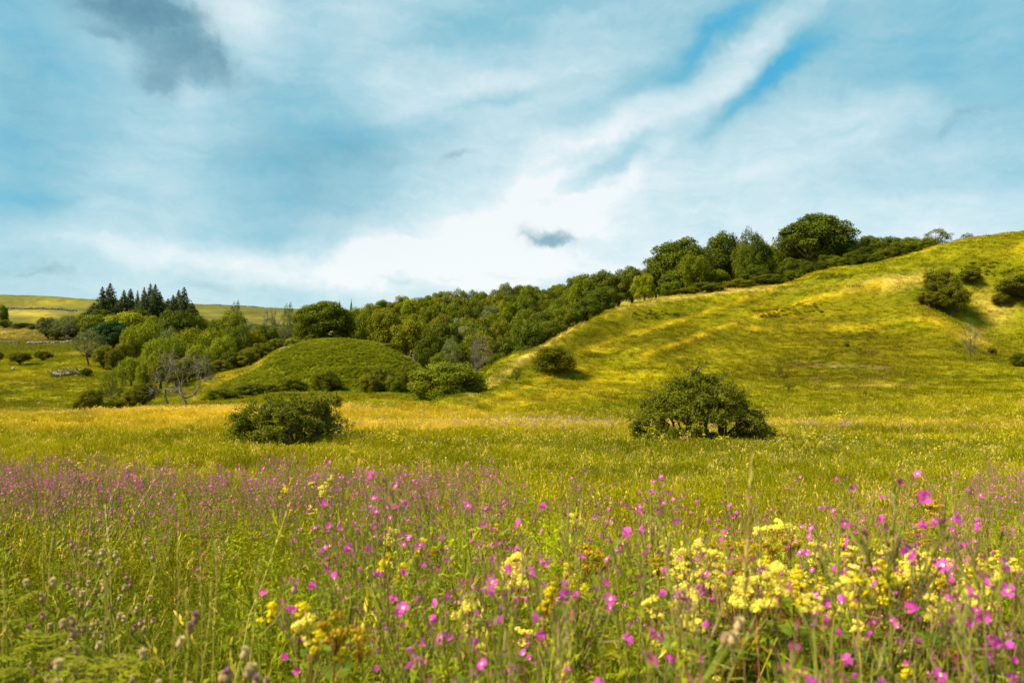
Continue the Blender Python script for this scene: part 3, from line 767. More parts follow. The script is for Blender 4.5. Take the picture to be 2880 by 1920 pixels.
KINDS = {}
def kind_mesh(kind, i):
    if (kind, i) not in KINDS: KINDS[(kind, i)] = tree_proto(kind, sum(map(ord, kind))*7 + i*13)
    return KINDS[(kind, i)]
NV = {'broad': 4, 'oak': 2, 'ash': 4, 'loose': 3, 'haw': 4, 'bush': 3, 'spruce': 3}
TC = {  # foliage albedo
 'dark': (0.087, 0.102, 0.005), 'mid': (0.128, 0.143, 0.005), 'olive': (0.159, 0.152, 0.005), 'light': (0.200, 0.210, 0.006), 'blue': (0.041, 0.082, 0.020),
 'spruce': (0.095, 0.115, 0.036), 'grey': (0.159, 0.164, 0.041), 'lime': (0.256, 0.241, 0.006), 'haw': (0.128, 0.118, 0.005), 'rust': (0.169, 0.134, 0.009)}
_ti = 0
def place_tree(kind, px, ytop, w, Y, color, label, name='tree', cat='tree', group=None, rz=None, ybase=None, var=None):
    """w is the crown width in photo pixels at distance Y"""
    global _ti; _ti += 1
    if ybase: Y = pick(px, ybase, 45)[1]
    x = (px - 1440)/FPX*Y
    gz = float(H(x, Y)[0]); zt = ZC - (ytop - YH)/FPX*Y
    wid = w/FPX*Y; h = max(zt - gz, wid*0.25); wid = min(wid, h*1.35) if kind in ('broad', 'oak', 'ash') else wid
    i = (_ti*7 + 3) % NV[kind] if var is None else var
    me = kind_mesh(kind, i)
    root = obj(name, None, loc=(x, Y, gz - 0.05), rz=random.uniform(0, 6.28) if rz is None else rz, scale=(wid/10.2, wid/10.2, h/10.2))
    root.empty_display_size = 0.5
    c = jitc(TC[color], 0.10)
    obj('trunk', me['trunk'], root); obj('crown', me['crown'], root, color=c)
    tag(root, label, cat, group)
    return root

# spruces on the hill line
for k, (px, yt, w) in enumerate([(288,804,34),(310,794,40),(349,813,32),(367,810,36),(387,814,16),(406,805,26),(423,795,30),(437,797,34),(450,818,30),(473,838,34),(487,827,30),(503,813,36),(518,805,38),(265,850,40),(333,845,40),(540,850,36)]):
    lab = {0: 'dark spruce rising at the left end of the spruce clump', 1: 'tallest dark spruce at the left end of the clump, beside the open moor', 2: 'dark spruce left of the first dip in the spruce clump', 3: 'dark pointed spruce beside the thin grey one',
           4: 'thin grey green spruce with a see-through top in the middle of the clump', 5: 'narrow dark spruce just right of the thin grey one', 6: 'tallest spruce of the middle group, with a needle-sharp top', 7: 'second tallest spruce of the middle group, leaning on its neighbour',
           8: 'short dark spruce on the right shoulder of the middle group', 9: 'low dark spruce in the gap between the middle and right groups', 10: 'small dark spruce left of the right-hand group', 11: 'dark spruce of the right-hand group, second tallest', 12: 'tallest spruce of the right-hand group, against the sky',
           13: 'low broad spruce at the left foot of the spruce clump', 14: 'low dark spruce filling the dip of the spruce clump', 15: 'low rounded spruce at the right foot of the spruce clump'}[k]
    place_tree('spruce', px, yt, w*2.8, 330 + (k*37) % 23, 'spruce', lab, 'spruce_tree', 'spruce', 'spruces on the far rise')
for px, yt, w, lab in ((955,842,16,'tiny dark spruce peeping up behind the big round tree'),(988,838,20,'small pointed spruce on the skyline between round tree and wood'),(1033,850,18,'little grey spruce at the left end of the wood skyline'),(1133,828,16,'thin dark spruce spike standing out of the wood')):
    place_tree('spruce', px, yt, w, 300, 'spruce', lab, 'spruce_tree', 'spruce', 'lone spruces on the wood skyline')

# trees of the left valley: (kind, px, top, width, distance, colour, label)
VAL = [
 ('broad',290,868,100,300,'dark','dark leafy tree at the foot of the spruce clump, left'),('broad',480,872,110,300,'dark','dark leafy tree at the foot of the spruce clump, right'),('broad',385,868,120,295,'dark','dark leafy tree at the foot of the middle spruces'),
 ('ash',196,884,90,235,'light','pale green spreading tree left of the dark ones, below the spruces'),('ash',235,880,80,230,'light','bright airy tree between grey tree and dark tree'),('broad',272,885,92,215,'mid','green tree with layered boughs left of the tall yellow green tree'),
 ('broad',355,872,122,190,'lime','sunlit yellow green crown in the centre below the spruces'),('oak',318,896,120,172,'blue','very dark blue green tree with a lobe hanging to the left'),('ash',424,882,70,200,'lime','small sunlit crown right of the blue green tree'),
 ('broad',504,876,118,190,'dark','round dark green tree with a dense domed crown in the valley'),('broad',553,884,70,215,'mid','green tree just right of the domed dark tree'),('ash',408,898,110,140,'light','large bright green tree in front of the dark ones'),('ash',372,915,80,135,'light','bright green shoulder tree on the left of the large bright one'),
 ('loose',248,924,94,128,'grey','grey green half bare tree at the left edge of the valley trees'),('haw',290,968,60,126,'olive','low olive thorn between the grey green and bright trees'),('haw',322,975,52,124,'haw','small dark thorn at the foot of the bright tree'),('broad',345,960,60,128,'olive','rounded olive tree tucked under the large bright tree'),
 ('ash',470,920,90,150,'grey','grey green feathery tree in the middle of the valley'),('ash',530,922,120,135,'light','bright feathery tree behind the bare branches'),('ash',585,918,110,140,'light','bright green tree left of the tall narrow pair'),('ash',490,940,90,128,'light','bright green tree just behind the dead trees'),
 ('ash',668,908,96,138,'mid','tall mid green tree in the right half of the valley'),('ash',655,872,90,210,'light','light green tree on the slope below the moor'),('loose',664,845,44,225,'grey','slim tree whose small crown tops the valley skyline'),('ash',610,892,70,215,'mid','mid green tree behind, left of the slim topped tree'),
 ('ash',700,905,70,190,'grey','greyish tree on the slope right of centre'),('broad',747,912,84,160,'dark','dark green rounded tree right of the tall mid green one'),('ash',720,925,70,140,'olive','olive tree in front of the dark rounded one'),('ash',792,912,70,170,'grey','grey green tree left of the big round tree'),
 ('loose',812,850,46,175,'grey','tall pale stemmed tree with a small high crown on the skyline'),('loose',845,866,42,178,'grey','second pale thin tree beside the tall pale stemmed one'),('loose',760,888,60,200,'grey','thin greyish tree under the bare twiggy top'),
 ('broad',653,985,86,118,'dark','dark spreading bush-like tree at the foot of the slope band'),('broad',600,975,80,124,'mid','green tree above the slope band, left of the dark spreading one'),('haw',700,972,70,118,'olive','olive thorn tree on the edge of the slope band'),('haw',735,958,70,120,'haw','dark thorn tree higher on the edge of the slope band'),
 ('haw',778,945,64,124,'mid','green thorn tree near the top of the slope band'),('ash',820,948,50,128,'light','light green bush where the slope band meets the mound top'),('ash',625,940,80,132,'light','light green leafy tree in the heart of the valley wood'),
 ('ash',370,1000,90,108,'light','bright green tree left of the dead trees'),('ash',410,1012,70,100,'light','bright leafy tree behind the nearest thorns'),('ash',452,990,96,100,'olive','olive green tree directly behind the dead trees'),('broad',520,1000,80,104,'olive','olive tree between the two dead trees'),('haw',570,1010,70,108,'mid','green thorn at the lower end of the slope band'),
 ('haw',495,1035,60,98,'haw','low dark thorn behind the dead trunks'),('ash',560,960,90,118,'light','light green tree above the lower thorn'),('ash',440,950,90,116,'light','light green crown between the large bright tree and the dead trees'),('broad',620,1010,60,112,'haw','dark low tree on the slope band edge'),
 ('loose',184,881,80,222,'grey','grey leaning tree with a forked trunk by the stone wall'),('haw',135,885,66,224,'grey','grey green tree with a short dark trunk by the stone wall'),('haw',160,918,50,223,'haw','dark thorn crouching between the two wall trees'),
 ('haw',205,900,50,226,'mid','green thorn behind the forked wall tree'),
]
for a in VAL: place_tree(*a[:6], a[6], 'valley_tree', 'tree', 'trees of the left valley')
HAWS = [('haw',55,986,66,134,'haw','round hawthorn standing alone on the left slope, the left one of a pair'),('haw',122,983,52,143,'haw','round hawthorn standing alone on the left slope, the right one of a pair'),('haw',-4,985,28,140,'haw','hawthorn cut off by the left edge of the view'),('haw',243,1031,34,112,'haw','small dark hawthorn beside the fallen dead tree'),
 ('haw',66,905,70,262,'mid','low broad bush above the straw coloured bank'),('haw',14,896,40,262,'haw','dark bush at the left edge above the straw coloured bank'),('haw',95,912,40,255,'haw','low bush at the right end of the straw coloured bank'),('broad',6,857,34,300,'mid','small tree at the left edge below the moor')]
for a in HAWS: place_tree(*a[:6], a[6], 'hawthorn', 'hawthorn', 'hawthorns on the left slope')
# thorns where the meadow drops into the valley
for a in [('haw',257,1085,70,72,'haw','wind-cut hawthorn lowest of all beside the golden meadow edge'),('haw',226,1118,50,72.5,'haw','low skirt-like hawthorn left of the wind-cut one'),('bush',322,1108,76,74,'olive','rounded olive bush right of the wind-cut hawthorn'),('loose',314,1033,78,79,'mid','gawky open tree with ivy-thick stem behind the meadow thorns'),
          ('haw',405,1066,78,75,'haw','dark dense hawthorn just left of the dead trees'),('haw',372,1090,56,77,'olive','small olive hawthorn on the left flank of the dark dense one'),('bush',290,1120,50,75,'haw','small bush between the wind-cut hawthorn and the rounded olive bush')]:
    place_tree(*a[:6], a[6], 'hawthorn', 'hawthorn', 'thorns along the meadow edge')
# the big round tree and its neighbour on the mound
place_tree('oak',908,838,172,131,'mid','big round tree standing alone behind the top of the mound','round_tree','tree')
place_tree('ash',1010,856,70,140,'light','lighter green tree close on the right of the big round tree','valley_tree','tree')
place_tree('broad',860,880,70,136,'mid','leafy tree on the left flank of the big round tree','valley_tree','tree')
place_tree('bush',895,925,70,129,'mid','low bush under the left side of the big round tree','mound_bush','bush')
place_tree('bush',950,930,60,129,'dark','low bush under the right side of the big round tree','mound_bush','bush')
place_tree('ash',975,880,60,134,'mid','green tree filling the right side of the big round tree','valley_tree','tree')
for a in [('bush',1100,963,62,112,'haw','low bush on the right shoulder of the mound'),('bush',1144,1010,66,92,'haw','dark bush at the right end of the mound'),('bush',1062,1013,110,91,'olive','broad olive bush on the right flank of the mound'),('bush',1040,1045,60,88,'haw','small dark bush below the broad olive one'),('bush',917,1036,92,89,'haw','rounded bush at the middle of the mound foot'),
          ('bush',825,1056,84,87,'haw','rounded bush left of the middle at the mound foot'),('bush',700,1068,90,84,'mid','low spreading bush at the left foot of the mound'),('bush',620,1086,90,82,'mid','lowest bush at the left tip of the mound'),('bush',760,1072,60,85,'haw','small bush between the spreading and the rounded ones'),('bush',1110,1050,60,89,'mid','green bush at the foot of the mound next to the big willow bush')]:
    place_tree(*a[:6], a[6], 'mound_bush', 'bush', 'bushes on the bracken mound')
place_tree('bush',1256,1004,226,76,'mid','big rounded willow bush between the mound and the hill','willow_bush','bush', var=1)
place_tree('bush',1322,1030,110,80,'light','right shoulder of willow growing against the big rounded bush','willow_bush','bush')
place_tree('bush',1556,964,136,84,'haw','dark bush sitting on the spur of the right hill','hill_bush','bush', ybase=1052)
place_tree('loose',1452,1030,34,82,'mid','sapling left of the dark spur bush','sapling','tree', ybase=1080)
for a in [('haw',2676,790,96,888,'haw','leafy hawthorn in front of the cluster on the hillside'),('haw',2645,746,104,858,'haw','tallest hawthorn at the back of the hillside cluster'),('haw',2613,814,66,862,'haw','small hawthorn at the lower left of the hillside cluster'),('haw',2728,752,66,805,'haw','small wide hawthorn higher up on the hillside'),
          ('haw',2890,762,180,852,'haw','large hawthorn cut off by the right edge of the view'),('bush',2787,975,34,993,'dark','tiny dark bush low on the hillside at the right'),('bush',2868,985,56,1030,'dark','dark bush at the right edge, low on the hillside'),('haw',2815,822,54,862,'haw','low hawthorn left of the large one at the right edge'),
          ('loose',2192,1020,28,1064,'haw','thin sapling alone on the middle of the hillside'),('bush',2381,962,18,975,'dark','tiny dark tussock of thorn on the hillside'),('loose',2219,1068,50,1100,'olive','faint leafy sapling below the thin one')]:
    nm = 'hill_bush' if a[0] == 'bush' else ('sapling' if 'sapling' in a[6] else 'hawthorn')
    place_tree(*a[:4], 90, a[5], a[6], nm, {'hill_bush': 'bush', 'sapling': 'tree', 'hawthorn': 'hawthorn'}[nm], 'thorns scattered on the right hill', ybase=a[4])

# the wood behind the right hill
TOP = [('broad',1730,760,110,150,'dark'),('broad',1760,738,100,158,'dark'),('broad',1815,722,110,154,'mid')]
WOOD = [
 ('oak',1905,668,196,146,'dark','broad dark dome left of centre in the row behind the crest'),('ash',1950,712,112,138,'mid','lighter olive tree in front of the broad dome, forked stem showing'),('broad',2030,650,118,150,'dark','round headed tree between the broad dome and the leaning top'),
 ('ash',2112,642,88,150,'dark','tree with an open leaning top against the sky'),('ash',2090,680,70,142,'mid','ivy hung tree with a pale stem below the leaning top'),('broad',2155,680,90,152,'mid','green tree filling the gap left of the largest tree'),('oak',2302,598,262,146,'dark','largest tree of all, a huge dark dome above the hill crest'),
 ('broad',2380,690,110,142,'dark','dark bough heavy tree under the right side of the largest tree'),('broad',2440,660,84,148,'dark','dark tree right of the largest one'),('broad',2508,664,74,150,'dark','dark round tree two places right of the largest one'),('broad',2566,664,78,152,'mid','last full crowned tree before the sparse ones on the crest'),
 ('loose',2636,642,88,142,'haw','sparse wind-bent tree breaking the skyline at the end of the row'),('loose',2719,654,40,140,'haw','tiny sparse thorn peeping over the grassy skyline'),
 ('broad',1812,770,74,134,'light','pale green young tree at the front of the wood by the crest'),('broad',1880,790,70,133,'mid','low green tree at the crest right of the pale young one'),('broad',1845,740,80,148,'dark','dark crown behind the pale young tree'),
 ('bush',1990,790,110,134,'olive','low olive scrub on the crest below the round headed tree'),('bush',2080,782,100,135,'olive','low scrub on the crest below the ivy hung tree'),('bush',2160,768,100,135,'mid','low scrub on the crest at the foot of the largest tree, left'),('broad',2230,725,100,138,'dark','dark low boughs at the left foot of the largest tree'),
 ('broad',1780,745,100,152,'dark','dark tree where the wood turns up the crest'),('broad',1740,770,100,140,'dark','dark tree standing right behind the crest bend'),('broad',1690,758,100,158,'dark','dark tree on the skyline left of the crest bend'),('broad',1650,772,96,166,'mid','green skyline tree left of the dark one at the bend'),
 ('broad',1700,805,90,136,'dark','dark lobed tree pressed against the crest'),('broad',1650,835,90,126,'dark','dark lobed tree lower down against the crest'),('broad',1600,862,90,124,'mid','green lobed tree halfway down the crest line'),('broad',1555,900,90,124,'dark','dark tree in the hollow behind the crest line'),
 ('loose',1344,918,110,118,'olive','pale grey bare branched tree in front of the dark wood'),('loose',1268,945,66,112,'grey','small grey feathery tree left of the pale bare branched one'),
 ('broad',1290,960,80,116,'mid','low green tree above the willow bush'),('broad',1210,930,90,118,'dark','dark tree above the right end of the mound'),('broad',1152,890,110,126,'olive','brownish green tree right of the mound top'),('broad',1085,868,120,132,'olive','olive brown tree at the left front of the wood'),
 ('broad',1420,940,90,118,'dark','dark tree above the foot of the hill'),('bush',1400,985,80,112,'dark','dark undergrowth above the foot of the hill'),('broad',1480,905,100,122,'dark','dark tree in the deep of the hollow'),
 ('broad',2260,700,130,150,'dark','dark tree hidden behind the left foot of the largest tree'),('broad',2330,715,150,140,'dark','dark low boughed tree under the middle of the largest crown'),('broad',2405,720,120,139,'mid','low dark tree under the right foot of the largest tree'),('broad',2478,676,72,143,'dark','low dark tree in front of the row right of the largest one'),
 ('broad',2600,676,60,145,'dark','small dark tree just before the sparse end of the row'),('broad',2425,690,90,142,'dark','dark tree at the right shoulder of the largest tree'),('broad',2350,660,150,150,'dark','dark tree filling the right side of the largest crown'),('broad',2250,660,120,151,'dark','dark tree filling the left side of the largest crown'),
 ('broad',2200,705,110,156,'mid','tree behind the gap left of the largest tree'),('broad',2538,676,70,144,'mid','low tree closing the row near the sparse end'),('broad',1960,700,130,156,'dark','dark tree behind the olive forked one'),('broad',2070,700,120,157,'dark','dark tree behind the leaning top'),('broad',1900,760,120,140,'dark','dark tree at the foot of the broad dome'),('broad',2010,755,120,140,'mid','tree at the foot of the round headed one'),('broad',2120,745,110,140,'dark','dark tree at the foot of the ivy hung one'),
 ('bush',1930,806,90,132,'olive','scrub on the crest left, low and olive'),
 ('bush',1470,965,70,114,'dark','dark undergrowth at the edge of the hill foot'),('bush',1240,985,80,108,'mid','green undergrowth behind the willow bush'),
]
for a in WOOD: place_tree(*a[:6], a[6], 'woodland_tree' if a[0] != 'bush' else 'woodland_bush', 'tree' if a[0] != 'bush' else 'bush', 'trees of the wood')
SKY = [(1040,857),(1099,840),(1152,832),(1205,822),(1250,808),(1286,812),(1348,816),(1413,800),(1478,793),(1527,802),(1576,789),(1629,777),(1678,764),(1720,752)]
skx, sky_ = np.array(SKY).T
rw = np.random.default_rng(5)
for Yr, off, xs0, xs1, lab in ((262, 0, 1046, 1640, 'small crown on the far skyline of the wood'), (225, 16, 1040, 1640, 'crown in the second rank of the wood below the skyline'), (195, 40, 1030, 1640, 'crown in the upper middle of the wood'),
                       (170, 68, 1050, 1640, 'crown in the middle of the wood'), (148, 98, 1090, 1600, 'crown in the lower middle of the wood')):
    x_ = xs0
    while x_ < xs1:
        w = rw.uniform(0.8, 1.25)*(13000/Yr)
        kd = rw.choice(['broad', 'broad', 'ash', 'broad'])
        colr = rw.choice(['mid', 'olive', 'light', 'grey', 'dark', 'rust'], p=[.34, .22, .14, .10, .17, .03]) if x_ < 1450 else rw.choice(['mid', 'dark', 'olive'], p=[.45, .4, .15])
        where = 'left' if x_ < 1240 else ('middle' if x_ < 1440 else 'right')
        cw = {'mid': 'green', 'olive': 'olive green', 'light': 'light green', 'grey': 'greyish', 'dark': 'dark green', 'rust': 'brownish green'}[colr]
        place_tree(kd, x_, float(np.interp(x_, skx, sky_)) + off + rw.uniform(-6, 10), w, Yr*rw.uniform(0.97, 1.03), colr, '%s %s, %s part' % (cw, lab, where), 'woodland_tree', 'tree', 'close packed crowns of the wood')
        x_ += w*rw.uniform(0.50, 0.68)

for k, px in enumerate(range(2190, 2640, 42)):
    yc = float(np.interp(px, [2190, 2310, 2500, 2700], [804, 760, 726, 677]))
    place_tree('bush', px, yc - 26 - 8*(k % 3), 62, 134, ('dark', 'mid', 'dark')[k % 3], '%s low thorn under the crest trees, counted rightwards from the hump' % ['first', 'second', 'third', 'fourth', 'fifth', 'sixth', 'seventh', 'eighth', 'ninth', 'tenth', 'eleventh'][k], 'woodland_bush', 'bush', 'trees of the wood')

# ------------------------------------------------------------------ dead and bare trees
def bare_tree(name, px, ytop, w, Y, seed, label, r0=0.2, spread=0.9, H_=6, lean=0, cat='dead tree', group=None, levels=4, mat=None):
    mat = mat or M_DEAD
    x = (px-1440)/FPX*Y; gz = float(H(x, Y)[0]); zt = ZC - (ytop-YH)/FPX*Y
    b, tw = dead_tree_bag(seed, H_, spread, r0, levels=levels, lean=lean)
    normalise([b, tw], w/FPX*Y, zt - gz)
    root = obj(name, None, loc=(x, Y, gz))
    obj('trunk', b.mesh('trunk', [mat], True), root); obj('twigs', tw.mesh('twigs', [mat]), root)
    tag(root, label, cat, group)
bare_tree('bare_tree', 1344, 922, 112, 113, 31, 'pale bare crown of dead branches in front of the dark wood', 0.13, levels=5)
bare_tree('bare_tree', 743, 858, 60, 205, 32, 'leafless twiggy tree top below the moor skyline', 0.25)
bare_tree('bare_tree', 578, 985, 44, 99, 33, 'slender bare birch-like tree behind the right dead tree', 0.12, 0.7)
bare_tree('bare_tree', 2728, 878, 84, 88, 34, 'small leafless thorn on the hillside below the hawthorn cluster', 0.09, 1.3, levels=5, mat=M_BARK)
bare_tree('bare_tree', 147, 984, 12, 144, 35, 'thin dead pole beside the right one of the paired hawthorns', 0.2, 0.4)
bare_tree('bare_tree', 2108, 1062, 34, 72, 36, 'few bare twigs on the hillside right of the sapling', 0.05, 1.1, levels=3, mat=M_BARK)

def ppt(px, py, Y): return np.array([(px-1440)/FPX*Y, Y, ZC - (py-YH)/FPX*Y])
def twisted(name, Yd, paths, label, seed):
    """a dead tree whose main limbs follow given lines; (points, r0, r1)"""
    r = np.random.default_rng(seed); b = Bag(); tw = Bag(); limb = Bag()
    p0 = ppt(*paths[0][0][0], Yd); p0[2] = float(H(p0[0], Yd)[0])
    for i, (pts, ra, rb) in enumerate(paths):
        P = np.array([ppt(q[0], q[1], Yd) for q in pts])
        P[:, 1] += np.cumsum(r.normal(size=len(P))*0.22) if i else 0
        t = np.linspace(0, len(P)-1, 4*len(P)); k = np.clip(t.astype(int), 0, len(P)-2); f = (t-k)[:, None]
        Q = P[k]*(1-f) + P[k+1]*f + r.normal(size=(len(t), 3))*0.035
        for _ in range(2): Q[1:-1] = (Q[:-2] + 2*Q[1:-1] + Q[2:])/4
        if i == 0: Q[0, 2] -= 0.4
        tube(b if i == 0 else limb, Q - p0, np.linspace(ra, rb, len(Q))*0.6, 8)
        if i:
            for k in range(9):
                q = Q[r.integers(len(Q)//3, len(Q))]; d = unit(unit(Q[-1]-Q[0]) + rnd(1, r)[0]*0.9 + [0, 0, 0.35])
                L = r.uniform(0.4, 1.1)
                for lv in range(2):
                    m = 6; S = [q]; dd = d
                    for s_ in range(m): dd = unit(dd + r.normal(size=3)*0.25); S.append(S[-1] + dd*L/m)
                    tube(tw, np.array(S) - p0, np.linspace(0.028, 0.008, m+1), 3)
                    for q2 in S[2::2]:
                        d2 = unit(dd + rnd(1, r)[0]); tube(tw, np.array([q2, q2 + d2*L*0.25, q2 + d2*L*0.45 + [0, 0, .05]]) - p0, [0.013, 0.009, 0.005], 3)
                    d = unit(d + rnd(1, r)[0]*0.8)
    root = obj(name, None, loc=p0)
    obj('trunk', b.mesh('trunk', [M_DEAD], True), root); obj('limbs', limb.mesh('limbs', [M_DEAD], True), root); obj('twigs', tw.mesh('twigs', [M_DEAD]), root)
    tag(root, label, 'dead tree', 'twisted dead trees at the meadow edge')
twisted('dead_tree', 74, [([(477,1146),(470,1130),(464,1112),(466,1092)], .20, .15), ([(466,1094),(470,1075),(468,1060),(462,1035),(452,1010)], .11, .03), ([(466,1094),(455,1099),(442,1098),(434,1101)], .09, .03),
    ([(466,1092),(478,1096),(492,1093),(500,1100),(510,1104)], .09, .05), ([(468,1075),(480,1050),(488,1020),(484,1000)], .06, .02), ([(466,1085),(450,1070),(440,1045)], .05, .02), ([(470,1065),(478,1040),(470,1010)], .05, .02)],
    'twisted dead tree with a curved trunk, left of the two at the meadow edge', 51)
twisted('dead_tree', 73, [([(527,1144),(520,1128),(510,1112),(506,1098),(507,1082)], .24, .16), ([(516,1120),(530,1116),(542,1112),(552,1100),(556,1082),(558,1062)], .15, .06), ([(507,1084),(509,1060),(510,1035),(512,1005)], .11, .03),
    ([(507,1080),(498,1055),(488,1035),(482,1015)], .07, .02), ([(510,1075),(522,1058),(534,1042),(538,1020)], .07, .02), ([(556,1085),(568,1074),(578,1068),(590,1066)], .05, .015), ([(557,1070),(548,1050),(556,1030)], .05, .015), ([(558,1065),(566,1045),(562,1020)], .05, .015), ([(506,1098),(498,1102),(490,1099)], .06, .03), ([(510,1100),(520,1104),(524,1112)], .04, .02)],
    'twisted dead tree with a low limb reaching right, beside the curved one', 52)
# fallen dead tree on the slope
def log_bag(P, R, seed, ntw):
    r = np.random.default_rng(seed); b = Bag(); l = Bag(); P = np.array(P)
    tube(b, P, R, 8)
    for k in range(ntw):
        q = P[0]*(1-(k+.5)/ntw) + P[-1]*((k+.5)/ntw) + r.normal(size=3)*0.1
        S = [q]; d = unit(rnd(1, r)[0]*[1, .6, .5] + [0.4, 0, .5])
        for s_ in range(5): d = unit(d + r.normal(size=3)*0.3); S.append(S[-1] + d*0.3)
        tube(l, S, np.linspace(0.09, 0.02, 6), 4)
    return b, l
def fallen(name, pts, Yd, R, seed, ntw, label):
    P = [ppt(a, c, Yd) for a, c in pts]; p0 = P[0].copy(); p0[2] = float(H(p0[0], Yd)[0])
    Q = []
    for p in P:
        q = p - p0; q[2] = float(H(p[0], Yd)[0]) - p0[2] + 0.22 + R*0.6; Q.append(q)
    b, l = log_bag(Q, np.linspace(R, R*0.3, len(Q)), seed, ntw)
    root = obj(name, None, loc=p0)
    obj('trunk', b.mesh('trunk', [M_DEAD], True), root); obj('branches', l.mesh('branches', [M_DEAD]), root)
    tag(root, label, 'fallen tree')
fallen('fallen_tree', [(147,1042),(160,1043),(175,1041),(195,1044),(215,1050),(228,1054)], 112, 0.42, 61, 26, 'fallen dead tree lying on the left slope with its root end to the left')
def dead_branch(pts, Yd, label):
    P = np.array([ppt(a, c, Yd) for a, c in pts]); p0 = P[0].copy(); b = Bag()
    tube(b, P - p0, np.linspace(0.12, 0.05, len(P)), 5)
    for k in (1, 2): tube(b, [P[k]-p0, P[k]-p0 + [0.3, 0.1, 0.5], P[k]-p0 + [0.35, 0.2, 1.0]], [0.05, 0.03, 0.015], 4)
    o = obj('dead_branch', b.mesh('dead_branch', [M_DEAD], True), loc=p0); tag(o, label, 'branch')
dead_branch([(1137,1002),(1148,1004),(1160,1007),(1168,1018)], 104, 'bleached dead branch poking out above the right end of the mound')
dead_branch([(785,982),(795,978),(808,976),(818,974)], 112, 'bleached dead branch lying at the top of the slope band')

# ------------------------------------------------------------------ stones and dry stone walls
M_STONE = barkmat('limestone', (0.13, 0.115, 0.08), (0.28, 0.255, 0.20), 3.0)
M_WSTONE = barkmat('wall_stone', (0.07, 0.06, 0.04), (0.24, 0.21, 0.15), 1.5)
M_DSTONE = barkmat('dark_wall_stone', (0.05, 0.042, 0.03), (0.16, 0.135, 0.10), 1.2)
def rock_bag(seed, sx, sy, sz):
    r = np.random.default_rng(seed); b = Bag(); nu, nvv = 12, 8
    th = np.linspace(0, np.pi, nvv); V = []
    k = r.normal(size=(4, 3))*1.6
    for t in th:
        for j in range(nu):
            a = j/nu*2*np.pi; d = np.array([math.sin(t)*math.cos(a), math.sin(t)*math.sin(a), math.cos(t)])
            V.append(d*(1 + 0.16*sum(math.sin(d@q + i) for i, q in enumerate(k))*0.8)*[sx, sy, sz])
    F = [(i*nu+j, (i+1)*nu+j, (i+1)*nu+(j+1) % nu, i*nu+(j+1) % nu) for i in range(nvv-1) for j in range(nu)]
    b.add(V, F, 0.5); return b
for px, py, Yd, w, lab in ((37,1034,125,.6,'pale limestone boulder on the left slope below the paired hawthorns'),(109,1137,84,.4,'pale boulder low on the left slope near the meadow edge'),(153,1152,71,.36,'pale boulder just behind the golden meadow edge')):
    x = (px-1440)/FPX*Yd
    o = obj('boulder', rock_bag(int(px), w*.5, w*.4, w*.42).mesh('boulder', [M_STONE], True), loc=(x, Yd, float(H(x, Yd)[0]) + w*.25)); tag(o, lab, 'boulder', 'boulders on the left slope')
def dry_wall(name, px0, px1, Y0, Y1, h, label, mat, seed, step=0.9):
    r = np.random.default_rng(seed); b = Bag()
    x0, x1 = (px0-1440)/FPX*Y0, (px1-1440)/FPX*Y1
    L = math.hypot(x1-x0, Y1-Y0); n = int(L/step)
    p0 = np.array([x0, Y0, float(H(x0, Y0)[0])])
    ang = math.atan2(Y1-Y0, x1-x0)
    for i in range(n):
        f = (i+0.5)/n; x, y = x0+(x1-x0)*f, Y0+(Y1-Y0)*f; z = float(H(x, y)[0])
        hh = h*(0.75 + 0.5*vnoise(np.array([i*0.21]), np.array([seed*1.7]))[0] + 0.2*r.random())
        rows = 3
        for q in range(rows):
            rb = rock_bag(r.integers(1e6), step*.62*r.uniform(.8, 1.2), 0.35, hh/rows*.72)
            c, s_ = math.cos(ang), math.sin(ang); M_ = np.array([[c, -s_, 0], [s_, c, 0], [0, 0, 1]])
            off = np.array([x, y, z + hh*(q+.4)/rows]) - p0 + r.normal(size=3)*0.05
            b.merge(rb, xf=lambda V, M_=M_, off=off: V@M_.T + off)
    o = obj(name, b.mesh(name, [mat], True), loc=p0); tag(o, label, 'stone wall')
dry_wall('drystone_wall', 78, 206, 214, 212, 0.9, 'low tumbled dry stone wall under the two wall trees', M_WSTONE, 3)
dry_wall('drystone_wall', -40, 55, 216, 215, 0.6, 'overgrown low stone wall at the left below the straw bank', M_WSTONE, 4)
dry_wall('drystone_wall', 18, 216, 432, 430, 1.3, 'dark dry stone wall crossing the far moor', M_DSTONE, 5, 1.6)
dry_wall('drystone_wall', 560, 830, 612, 612, 1.6, 'dark stone wall along the moor skyline right of the spruces', M_DSTONE, 6, 2.4)

